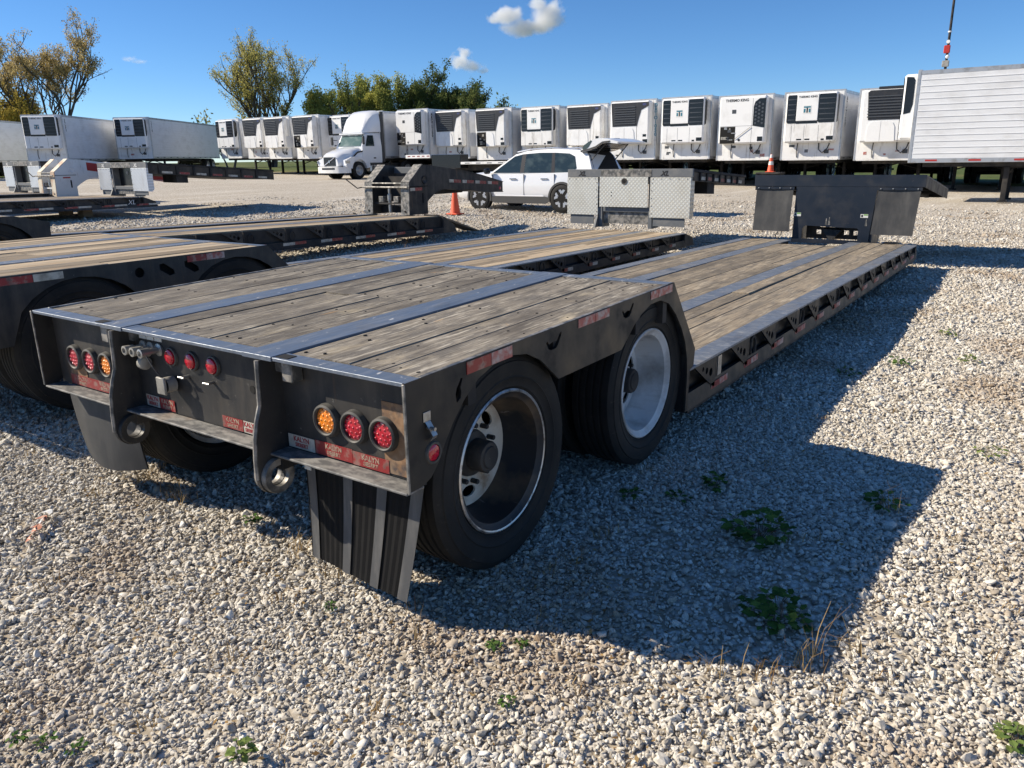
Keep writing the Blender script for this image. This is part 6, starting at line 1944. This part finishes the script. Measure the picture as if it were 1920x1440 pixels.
cone('orange traffic cone with white top on the gravel before the car', -12.15, 15.30, terr(-12.1) + 0.0, 0.74, 1)
cone('red and white banded cone standing behind the navy gooseneck', -9.05, 33.2, terr(-9) + 0.75, 0.75, 2)
cone('small orange and white cone far off beside the ribbed trailer wheels', -49.6, 33.4, terr(-49.6), 0.75, 2)
cb = thing('equipment_crate', 'dark crate carrying the banded cone', 'crate', (-9.05, 33.2, terr(-9)))
MB().box(-0.5, 0.5, -0.35, 0.35, 0.0, 0.66, 0.02).build('crate_body', 'under', cb)
MB().box(-0.53, 0.53, -0.38, 0.38, 0.663, 0.745, 0.02).build('lid', 'under', cb)


# ------------------------------------------------------------------ trees
def leaf_mat(name, cols, trans=0.45):
    m = bpy.data.materials.new(name)
    m.use_nodes = True
    N, L = m.node_tree.nodes, m.node_tree.links
    N.clear()
    out = N.new('ShaderNodeOutputMaterial')
    at = N.new('ShaderNodeAttribute'); at.attribute_name = 'shade'
    cr = N.new('ShaderNodeValToRGB')
    e = cr.color_ramp.elements
    e[0].position, e[0].color = 0.0, (*cols[0], 1)
    e[1].position, e[1].color = 1.0, (*cols[-1], 1)
    for i, c in enumerate(cols[1:-1]):
        q = e.new((i + 1) / (len(cols) - 1)); q.color = (*c, 1)
    L.new(at.outputs['Fac'], cr.inputs[0])
    d = N.new('ShaderNodeBsdfDiffuse'); t = N.new('ShaderNodeBsdfTranslucent'); mx = N.new('ShaderNodeMixShader')
    mx.inputs[0].default_value = trans
    L.new(cr.outputs[0], d.inputs[0]); L.new(cr.outputs[0], t.inputs[0])
    L.new(d.outputs[0], mx.inputs[1]); L.new(t.outputs[0], mx.inputs[2])
    L.new(mx.outputs[0], out.inputs[0])
    return m


MT['bark'] = nmat('tree_bark', (0.085, 0.068, 0.052), [((0.16, 0.135, 0.11), (3, 3, 0.8), 0.45, 0.7, 0.7)], rough=0.9)
MT['leaf_brown'] = leaf_mat('autumn_brown_leaf', [(0.25, 0.19, 0.11), (0.45, 0.36, 0.19), (0.56, 0.46, 0.22), (0.66, 0.53, 0.20)])
MT['leaf_olive'] = leaf_mat('olive_leaf', [(0.24, 0.23, 0.10), (0.42, 0.40, 0.15), (0.56, 0.50, 0.16), (0.64, 0.55, 0.16)])
MT['leaf_willow'] = leaf_mat('willow_leaf', [(0.16, 0.19, 0.06), (0.31, 0.34, 0.10), (0.46, 0.46, 0.13), (0.58, 0.53, 0.15)])
MT['leaf_dark'] = leaf_mat('dark_green_leaf', [(0.05, 0.075, 0.03), (0.10, 0.14, 0.05), (0.16, 0.19, 0.065), (0.25, 0.26, 0.09)])
MT['leaf_yellow'] = leaf_mat('yellow_leaf', [(0.20, 0.16, 0.05), (0.38, 0.30, 0.07), (0.52, 0.41, 0.09)])


def tree(name, label, x, y, h, stems, spread, leafmat, nleaf, leaf, seed, up=0.35, levels=4, clear=0.18, bare=0.0, ratio=0.68, group=None, droop=0.0, nb=(3, 4), zoff=0.0):
    r = random.Random(seed)
    T = thing(name, label, 'tree', (x, y, terr(x) + zoff), 0, group)
    wood = MB()
    tips = []

    def branch(p, d, ln, rad, lev):
        n = 4 if lev < 2 else 3
        pts, rs = [p.copy()], [rad]
        q = p.copy()
        dd = d.copy()
        for i in range(n):
            dd = (dd + Vector((r.uniform(-1, 1), r.uniform(-1, 1), r.uniform(-0.6, 1) * 0.6 + up * 0.4 - droop * lev)) * 0.17).normalized()
            q = q + dd * (ln / n)
            pts.append(q.copy()); rs.append(max(0.012, rad * (1 - 0.55 * (i + 1) / n)))
        wood.path(pts, rs, 7 if lev == 0 else (5 if lev < 3 else 3))
        if lev >= levels - 1:
            for k in range(1, len(pts)):
                tips.append((pts[k], dd))
            return
        k = r.randint(*nb) + (1 if lev == 0 else 0)
        for j in range(k):
            t = r.uniform(0.35, 1.0) if j else 1.0
            i0 = min(int(t * n), n - 1)
            pp = pts[i0].lerp(pts[i0 + 1], t * n - i0)
            az = r.uniform(0, 2 * PI)
            side = Vector((math.cos(az), math.sin(az), 0)) * spread * r.uniform(0.6, 1.2)
            nd = (dd * (0.9 if j else 1.2) + side + Vector((0, 0, up * r.uniform(0.3, 1.0)))).normalized()
            branch(pp, nd, ln * ratio * r.uniform(0.75, 1.2), rad * (0.62 if j else 0.72), lev + 1)
    for s in range(stems):
        az = 2 * PI * s / stems + r.uniform(-0.4, 0.4)
        lean = (0.0 if stems == 1 else 0.34) * r.uniform(0.7, 1.2)
        branch(Vector((0.35 * math.cos(az) * (stems > 1), 0.35 * math.sin(az) * (stems > 1), -0.2)), Vector((math.cos(az) * lean, math.sin(az) * lean, 1)).normalized(), h * 0.40 * r.uniform(0.9, 1.1), h * 0.017, 0)
    zmax = max(t[0].z for t in tips)
    k = h / zmax
    wood.v = [(a * k, b * k, c * k) for a, b, c in wood.v]
    wood.build('trunk', 'bark', T, 60, recalc=False)
    # leaves: loose clumps around the twig ends
    rg = np.random.default_rng(seed)
    use = [t for t in tips if r.random() > bare and t[0].z * k > h * clear]
    P = np.array([list(t[0] * k) for t in use])
    idx = rg.integers(0, len(P), nleaf)
    # uneven clumps: some twigs carry many leaves, some few
    wgt = rg.gamma(1.5, 1.0, len(P)); wgt /= wgt.sum()
    idx = rg.choice(len(P), nleaf, p=wgt)
    c = P[idx] + rg.normal(0, max(leaf * 1.8, 0.25), (nleaf, 3))
    u = rg.normal(0, 1, (nleaf, 3)); u /= np.linalg.norm(u, axis=1)[:, None]
    v = rg.normal(0, 1, (nleaf, 3)); v -= u * (u * v).sum(1)[:, None]; v /= np.linalg.norm(v, axis=1)[:, None]
    sz = leaf * rg.uniform(0.5, 1.2, nleaf)[:, None]
    quad = np.stack([c - u * sz, c + v * sz * 0.55, c + u * sz, c - v * sz * 0.55], 1).reshape(-1, 3)
    me = bpy.data.meshes.new('crown')
    me.vertices.add(len(quad)); me.vertices.foreach_set('co', quad.astype(np.float32).ravel())
    me.loops.add(len(quad)); me.loops.foreach_set('vertex_index', np.arange(len(quad), dtype=np.int32))
    me.polygons.add(nleaf); me.polygons.foreach_set('loop_start', np.arange(0, len(quad), 4, dtype=np.int32))
    me.update()
    clump = rg.beta(2, 2, len(P))[idx]
    sh = np.clip(clump * 0.6 + rg.uniform(0, 0.4, nleaf), 0, 1).astype(np.float32)
    me.attributes.new('shade', 'FLOAT', 'FACE').data.foreach_set('value', sh)
    me.materials.append(MT[leafmat])
    link('crown', me, T)
    return T


tree('autumn_tree', 'tall half bare tree with brown leaves behind the long sided trailers', -97.6, 46.6, 18.6, 4, 0.72, 'leaf_brown', 27000, 0.115, 3, up=0.30, levels=6, clear=0.2, bare=0.15, nb=(2, 3), ratio=0.72)
tree('autumn_tree', 'yellow leaved lower tree in front of the tall brown one', -99.6, 43.4, 10.2, 3, 0.55, 'leaf_yellow', 13000, 0.14, 9, up=0.35, levels=4, clear=0.15, bare=0.1)
tree('olive_tree', 'vase shaped tree with sparse olive leaves on many dark stems', -76.4, 60.6, 14.6, 6, 0.62, 'leaf_olive', 21000, 0.105, 17, up=0.36, levels=6, clear=0.25, bare=0.05, nb=(2, 3), ratio=0.66)
tree('bush_tree', 'small grey green tree beside the stems of the vase shaped one', -80.2, 57.6, 6.3, 3, 0.6, 'leaf_olive', 1500, 0.22, 15, clear=0.1)
tree('willow_tree', 'yellow green bushy tree next to the vase shaped tree', -70.6, 64.4, 9.0, 5, 0.55, 'leaf_willow', 22000, 0.14, 21, up=0.6, clear=0.12)
tree('willow_tree', 'upright willow with feathery tops behind the truck', -67.0, 67.2, 10.9, 7, 0.42, 'leaf_willow', 28000, 0.125, 22, up=0.8, clear=0.15)
tree('willow_tree', 'shorter feathery willow between the truck willow and the dark clump', -64.2, 69.0, 10.2, 6, 0.42, 'leaf_willow', 26000, 0.125, 23, up=0.8, clear=0.15)
tree('green_tree', 'dense dark green tree, tallest of the clump behind the row', -60.9, 71.4, 11.3, 6, 0.52, 'leaf_dark', 36000, 0.14, 24, up=0.55, clear=0.1)
tree('green_tree', 'dense dark green tree beside the tallest of the clump', -58.0, 73.3, 9.4, 5, 0.55, 'leaf_dark', 30000, 0.14, 25, up=0.5, clear=0.1)
tree('green_tree', 'low dark green tree where the clump slopes down', -56.2, 74.6, 8.0, 4, 0.5, 'leaf_dark', 16000, 0.14, 26, up=0.5, clear=0.1)
tree('bush_tree', 'small green tree top at the low end of the clump', -53.9, 75.9, 6.9, 3, 0.5, 'leaf_willow', 2000, 0.22, 27, up=0.5, clear=0.1)


# ------------------------------------------------------------------ clouds
def cloud(label, loc, blobs, dens, nscale, seed, amp=0.9, lo=0.18):
    """blobs: (x, y, z, rx, ry, rz) in metres, local x to the right along the sky"""
    xs = [b[0] - b[3] for b in blobs] + [b[0] + b[3] for b in blobs]
    ys = [b[1] - b[4] for b in blobs] + [b[1] + b[4] for b in blobs]
    zs = [b[2] - b[5] for b in blobs] + [b[2] + b[5] for b in blobs]
    m = bpy.data.materials.new('cloud_vapour')
    m.use_nodes = True
    N, L = m.node_tree.nodes, m.node_tree.links
    N.clear()
    out = N.new('ShaderNodeOutputMaterial')
    pv = N.new('ShaderNodeVolumePrincipled')
    pv.inputs['Color'].default_value = (1, 1, 1, 1)
    pv.inputs['Anisotropy'].default_value = 0.2
    tc = N.new('ShaderNodeTexCoord')
    cur = None
    for (x, y, z, rx, ry, rz) in blobs:
        s = N.new('ShaderNodeVectorMath'); s.operation = 'SUBTRACT'; s.inputs[1].default_value = (x, y, z)
        L.new(tc.outputs['Object'], s.inputs[0])
        d = N.new('ShaderNodeVectorMath'); d.operation = 'DIVIDE'; d.inputs[1].default_value = (rx, ry, rz)
        L.new(s.outputs[0], d.inputs[0])
        ln = N.new('ShaderNodeVectorMath'); ln.operation = 'LENGTH'
        L.new(d.outputs[0], ln.inputs[0])
        iv = N.new('ShaderNodeMath'); iv.operation = 'SUBTRACT'; iv.inputs[0].default_value = 1.0
        L.new(ln.outputs['Value'], iv.inputs[1])
        if cur is None:
            cur = iv.outputs[0]
        else:
            mx = N.new('ShaderNodeMath'); mx.operation = 'SMOOTH_MAX'; mx.inputs[2].default_value = 0.2
            L.new(cur, mx.inputs[0]); L.new(iv.outputs[0], mx.inputs[1])
            cur = mx.outputs[0]
    of = N.new('ShaderNodeVectorMath'); of.operation = 'ADD'; of.inputs[1].default_value = (seed * 91.0, seed * 13.0, 0)
    L.new(tc.outputs['Object'], of.inputs[0])
    ns = N.new('ShaderNodeTexNoise')
    ns.inputs['Scale'].default_value = nscale
    ns.inputs['Detail'].default_value = 5
    ns.inputs['Roughness'].default_value = 0.6
    L.new(of.outputs[0], ns.inputs['Vector'])
    nm = N.new('ShaderNodeMapRange')
    nm.inputs['To Min'].default_value = -amp; nm.inputs['To Max'].default_value = amp
    L.new(ns.outputs['Fac'], nm.inputs['Value'])
    ad = N.new('ShaderNodeMath'); ad.operation = 'ADD'
    L.new(cur, ad.inputs[0]); L.new(nm.outputs[0], ad.inputs[1])
    mr = N.new('ShaderNodeMapRange')
    mr.inputs['From Min'].default_value = lo; mr.inputs['From Max'].default_value = lo + 0.45
    mr.inputs['To Max'].default_value = dens
    L.new(ad.outputs[0], mr.inputs['Value'])
    L.new(mr.outputs[0], pv.inputs['Density'])
    L.new(pv.outputs[0], out.inputs['Volume'])
    MT['cv'] = m
    o = MB().box(min(xs), max(xs), min(ys), max(ys), min(zs), max(zs)).build('cloud', 'cv', None, loc=loc, rot=(0, 0, CAM_YAW))
    return tag(o, label, 'cloud', 'small clouds in the clear sky')


SC.cycles.volume_bounces = 3
SC.cycles.volume_step_rate = 1.0
cloud('larger white cloud curling up at one end', (-905.4, 1361.9, 258.0),
      [(-40, 0, 5, 38, 30, 20), (37, 0, 7, 44, 32, 34), (0, 0, -17, 62, 32, 19), (-64, 0, -1, 22, 18, 11), (22, 4, 24, 26, 22, 14)], 0.075, 0.045, 1)
cloud('smaller white cloud below the curling one', (-990.4, 1274.5, 181.0),
      [(-4, 0, 12, 17, 15, 17), (-12, 0, -1, 27, 20, 18), (14, 0, -10, 26, 18, 13), (30, 0, -18, 16, 12, 8)], 0.08, 0.075, 2)
cloud('thin white wisp between the two leafy trees', (-1514.2, 910.0, 192.6),
      [(-12, 0, 3, 20, 10, 6), (8, 0, -2, 22, 10, 5)], 0.030, 0.10, 3)


# ------------------------------------------------------------------ pole with aerial gear
A = thing('antenna_mast', 'tall thin dark mast with red device behind the crosswise trailer', 'mast', (-4.5, 46.4, terr(-4.5)))
MB().tube((0, 0, 0), (0, 0, 15.0), 0.075, 0.05, 10).build('pole', 'under', A, 40)
MB().box(-0.16, 0.16, -0.24, -0.08, 5.75, 6.05, 0.02).build('control_box', 'plug', A)
MB().box(-0.16, 0.13, -0.22, -0.085, 6.40, 6.78, 0.03).build('red_device', 'red', A)
m = MB(); m.lathe([(0.0, 0.10), (0.07, 0.07), (0.10, 0.0), (0.07, -0.07), (0.0, -0.10)], 14, (0.05, -0.16, 6.23), 'z'); m.build('dome', 'white_print', A, 60)
m = MB(); m.lathe([(0.0, -0.20), (0.085, -0.20), (0.09, -0.08)], 14, (0.0, 0.0, 6.95), 'y'); m.build('lamp_head', 'white_print', A, 60)
m = MB(); m.lathe([(0.085, 7.40), (0.095, 7.43), (0.085, 7.47)], 12, axis='z'); m.build('band', 'white_print', A, 60)


# ------------------------------------------------------------------ weeds, dry grass, litter
MT['weed'] = leaf_mat('weed_leaf', [(0.045, 0.095, 0.028), (0.085, 0.165, 0.045), (0.15, 0.23, 0.06)], 0.25)
MT['weed_pale'] = leaf_mat('pale_weed_leaf', [(0.10, 0.16, 0.05), (0.20, 0.27, 0.08), (0.26, 0.27, 0.09)], 0.25)
MT['straw'] = leaf_mat('dry_straw', [(0.20, 0.12, 0.055), (0.38, 0.26, 0.12), (0.48, 0.36, 0.19)], 0.2)


def weed(label, x, y, rad, h, n, seed, mat='weed', leaf=0.028, group=None, stem=True):
    r = random.Random(seed)
    T = thing('weed', label, 'weed', (x, y, terr(x) - 0.012), 0, group)
    vs, fs, sh = [], [], []
    st = MB()
    for i in range(n):
        a = r.uniform(0, 2 * PI)
        q = rad * math.sqrt(r.random())
        z = h * (0.25 + 0.75 * r.random()) * (1 - 0.45 * q / rad)
        c = Vector((q * math.cos(a), q * math.sin(a), z))
        dirn = Vector((math.cos(a + r.uniform(-0.8, 0.8)), math.sin(a + r.uniform(-0.8, 0.8)), r.uniform(-0.35, 0.5))).normalized()
        sd = dirn.cross(Vector((r.uniform(-0.4, 0.4), r.uniform(-0.4, 0.4), 1))).normalized()
        nn = sd.cross(dirn)
        L_ = leaf * r.uniform(0.6, 1.4)
        W_ = L_ * r.uniform(0.55, 0.8)
        o = len(vs)
        prof = ((0.0, 0.0, 0.0), (0.25, 0.8, 0.10), (0.45, 0.62, 0.12), (0.65, 1.0, 0.08), (1.0, 0.45, -0.05), (1.25, 0.0, -0.2))
        for t, wd, b in prof:
            p = c + dirn * L_ * (t - 0.4) * 1.3 + nn * L_ * b
            vs += [tuple(p - sd * W_ * wd), tuple(p + nn * -0.1 * L_ * wd), tuple(p + sd * W_ * wd)]
        for k in range(5):
            fs += [(o + 3 * k, o + 3 * k + 1, o + 3 * k + 4, o + 3 * k + 3), (o + 3 * k + 1, o + 3 * k + 2, o + 3 * k + 5, o + 3 * k + 4)]
            sh += [r.random()] * 2 if k == 0 else [sh[-1]] * 2
        if stem and i % 3 == 0:
            st.path([(0.02 * math.cos(a), 0.02 * math.sin(a), 0.0), (c.x * 0.5, c.y * 0.5, c.z * 0.75), tuple(c)], 0.0014, 3)
    me = bpy.data.meshes.new('leaves')
    me.from_pydata(vs, [], fs)
    me.attributes.new('shade', 'FLOAT', 'FACE').data.foreach_set('value', sh)
    me.materials.append(MT[mat])
    link('leaves', me, T)
    if stem:
        st.build('stems', 'bark', T, recalc=False)
    return T


GS, GL = 'weeds in the shade of the trailer', 'weeds in the sunlit gravel'
weed('spreading leafy weed, largest in the shadow of the raised deck', 0.78, 1.44, 0.145, 0.16, 80, 1, leaf=0.027, group=GS)
weed('broad dark weed near the shadow edge, second largest in the shade', 1.04, 0.85, 0.125, 0.13, 70, 2, leaf=0.026, group=GS)
weed('small upright leafy weed alone in the shadow before the wheel', 0.40, 1.90, 0.06, 0.11, 34, 3, leaf=0.022, group=GS)
for k, (x, y) in enumerate(((0.08, 1.56), (0.30, 1.66))):
    weed('low sparse weed close to the front tyre in the shade', x, y, 0.06, 0.05, 18, 10 + k, leaf=0.018, group=GS)
for k, (x, y) in enumerate(((0.48, 4.57), (0.78, 5.13), (1.19, 2.14))):
    weed('flat weed at the edge of the deck shadow', x, y, 0.10, 0.07, 30, 20 + k, leaf=0.022, group=GS)
weed('bright pale green leafy weed at the corner of the sunlit gravel', 1.82, 0.60, 0.052, 0.07, 60, 30, 'weed_pale', 0.015, GL)
weed('young pale green weed with upright oval leaves', -0.06, -0.73, 0.035, 0.075, 22, 31, 'weed_pale', 0.017, GL)
for k, (x, y) in enumerate(((-0.44, -0.03), (0.25, 0.12), (0.33, 0.18), (0.46, -0.10))):
    weed('small green weed clump behind the mud flap', x, y, 0.028, 0.035, 26, 40 + k, 'weed', 0.009, GL)
for k, (x, y) in enumerate(((-0.69, -1.07), (-0.60, -1.03), (-0.50, -0.99))):
    weed('tiny feathery green weed in a line of three', x, y, 0.03, 0.035, 24, 50 + k, 'weed', 0.009, GL)
for k, (x, y) in enumerate(((1.24, 5.52), (0.97, 6.54), (1.55, 3.2))):
    weed('dusty weed on the sunlit gravel beside the well', x, y, 0.09, 0.06, 30, 60 + k, 'weed_pale', 0.018, GL)
weed('dark leafy weed in the shadow between the towing eyes', -1.34, 0.28, 0.045, 0.05, 26, 70, 'weed', 0.013, GL)


def dry_grass():
    r = random.Random(5)
    vs, fs, sh = [], [], []
    spots = [(-1.90, 0.21, 0.10, 1.0), (-1.80, 0.23, 0.12, 1.0), (-2.27, 0.0, 0.09, 1), (-2.23, 0.28, 0.08, 1), (1.33, 0.78, 0.12, 1), (1.24, 0.66, 0.20, 0.6), (1.21, 0.60, 0.10, 1), (0.63, 0.06, 0.06, 1),
             (-0.63, -0.13, 0.07, 1), (-0.44, -0.45, 0.07, 0.7), (0.13, -0.37, 0.07, 1), (-1.05, -0.5, 0.08, 0.6), (-1.55, -0.6, 0.08, 0.7), (0.95, 0.40, 0.09, 1), (1.10, 0.47, 0.10, 1), (-0.9, 0.18, 0.10, 1), (-0.6, 0.12, 0.08, 1), (1.21, 2.10, 0.14, 0.7)]
    for k in range(150):
        a = r.uniform(-0.75, 0.75) + CAM_YAW
        d = 1.2 + 13 * r.random() ** 1.6
        x, y = 1.72 - math.sin(a) * d, -1.82 + math.cos(a) * d
        spots.append((x, y, r.uniform(0.03, 0.08), r.uniform(0.3, 0.8)))
    for k in range(60):          # dry fringe along the neighbouring trailers
        spots.append((r.choice((-6.45, -6.6, -8.2, -3.3)) + r.uniform(-0.25, 0.25), r.uniform(2.5, 11.5), r.uniform(0.08, 0.2), 1.0))
    for (x, y, h, dn) in spots:
        for i in range(int(16 * dn)):
            a = r.uniform(0, 2 * PI)
            bx, by = x + r.gauss(0, 0.025), y + r.gauss(0, 0.025)
            ln = h * r.uniform(0.5, 1.3)
            tilt = r.uniform(0.1, 1.2)
            wv = Vector((-math.sin(a), math.cos(a), 0)) * 0.0016 * r.uniform(0.7, 1.5)
            p = Vector((bx, by, terr(bx) - 0.02))
            o = len(vs)
            s = r.random()
            for t in (0.0, 0.5, 1.0):
                q = p + Vector((math.cos(a), math.sin(a), 0)) * ln * math.sin(tilt * t) * t + Vector((0, 0, 0.02 + ln * t * math.cos(tilt * t)))
                k = 1 - 0.8 * t
                vs += [tuple(q - wv * k), tuple(q + wv * k)]
            fs += [(o, o + 1, o + 3, o + 2), (o + 2, o + 3, o + 5, o + 4)]
            sh += [s, s]
    # scraps of dead leaves lying on the stones
    for k in range(4200):
        a = r.uniform(-0.75, 0.75) + CAM_YAW
        d = 1.0 + 9 * r.random() ** 1.3
        x, y = 1.72 - math.sin(a) * d + r.gauss(0, 0.05), -1.82 + math.cos(a) * d + r.gauss(0, 0.05)
        patch = math.sin(x * 2.1 + 1.7 * math.sin(y * 1.3)) * math.sin(y * 2.3 + math.sin(x * 1.9))
        if patch < 0.05:
            continue
        s = r.uniform(0.006, 0.014)
        o = len(vs)
        az = r.uniform(0, 6.28)
        u = Vector((math.cos(az), math.sin(az), r.uniform(-0.5, 0.5))) * s
        v = Vector((-math.sin(az), math.cos(az), r.uniform(-0.5, 0.5))) * s * r.uniform(0.25, 0.6)
        c = Vector((x, y, terr(x) + r.uniform(0.0, 0.012)))
        vs += [tuple(c - u), tuple(c + v), tuple(c + u), tuple(c - v)]
        fs.append((o, o + 1, o + 2, o + 3)); sh.append(r.random() * 0.6)
    me = bpy.data.meshes.new('dry_grass')
    me.from_pydata(vs, [], fs)
    me.attributes.new('shade', 'FLOAT', 'FACE').data.foreach_set('value', sh)
    me.materials.append(MT['straw'])
    tag(link('dry_grass', me), 'dry straw and dead leaves scattered over the gravel', 'dry grass', kind='stuff')


dry_grass()
MT['litter_orange'] = nmat('faded_orange_film', (0.55, 0.16, 0.07), [((0.60, 0.42, 0.32), 30, 0.48, 0.62, 0.8)], rough=0.5)
L = thing('litter', 'crumpled strip of orange and white marker tape on the gravel', 'litter', (-2.16, -0.36, 0.012))
r = random.Random(2)
for nm, mt, x0, y0 in (('orange_strip', 'litter_orange', 0.0, 0.0), ('orange_strip', 'litter_orange', 0.08, -0.06), ('white_strip', 'white_print', -0.05, 0.05)):
    m = MB()
    vs = []
    for i in range(9):
        t = i / 8
        z = 0.012 + 0.014 * abs(math.sin(i * 2.2))
        vs += [(x0 + 0.16 * t - 0.05, y0 + 0.05 * math.sin(5 * t), z), (x0 + 0.16 * t - 0.045, y0 + 0.024 + 0.05 * math.sin(5 * t + 0.4), z + 0.006)]
    m.add(vs, [(2 * i, 2 * i + 1, 2 * i + 3, 2 * i + 2) for i in range(8)])
    m.build(nm, mt, L, recalc=False)
B = thing('timber_block', 'short timber block on the gravel under the right rubber flap of the navy gooseneck', 'block', (-0.47, 11.72, 0.0))
MB().prism([(-0.12, 0.0), (0.14, 0.0), (0.10, 0.30), (-0.10, 0.30)], -0.10, 0.12, 'xz').build('block_body', 'timber', B)
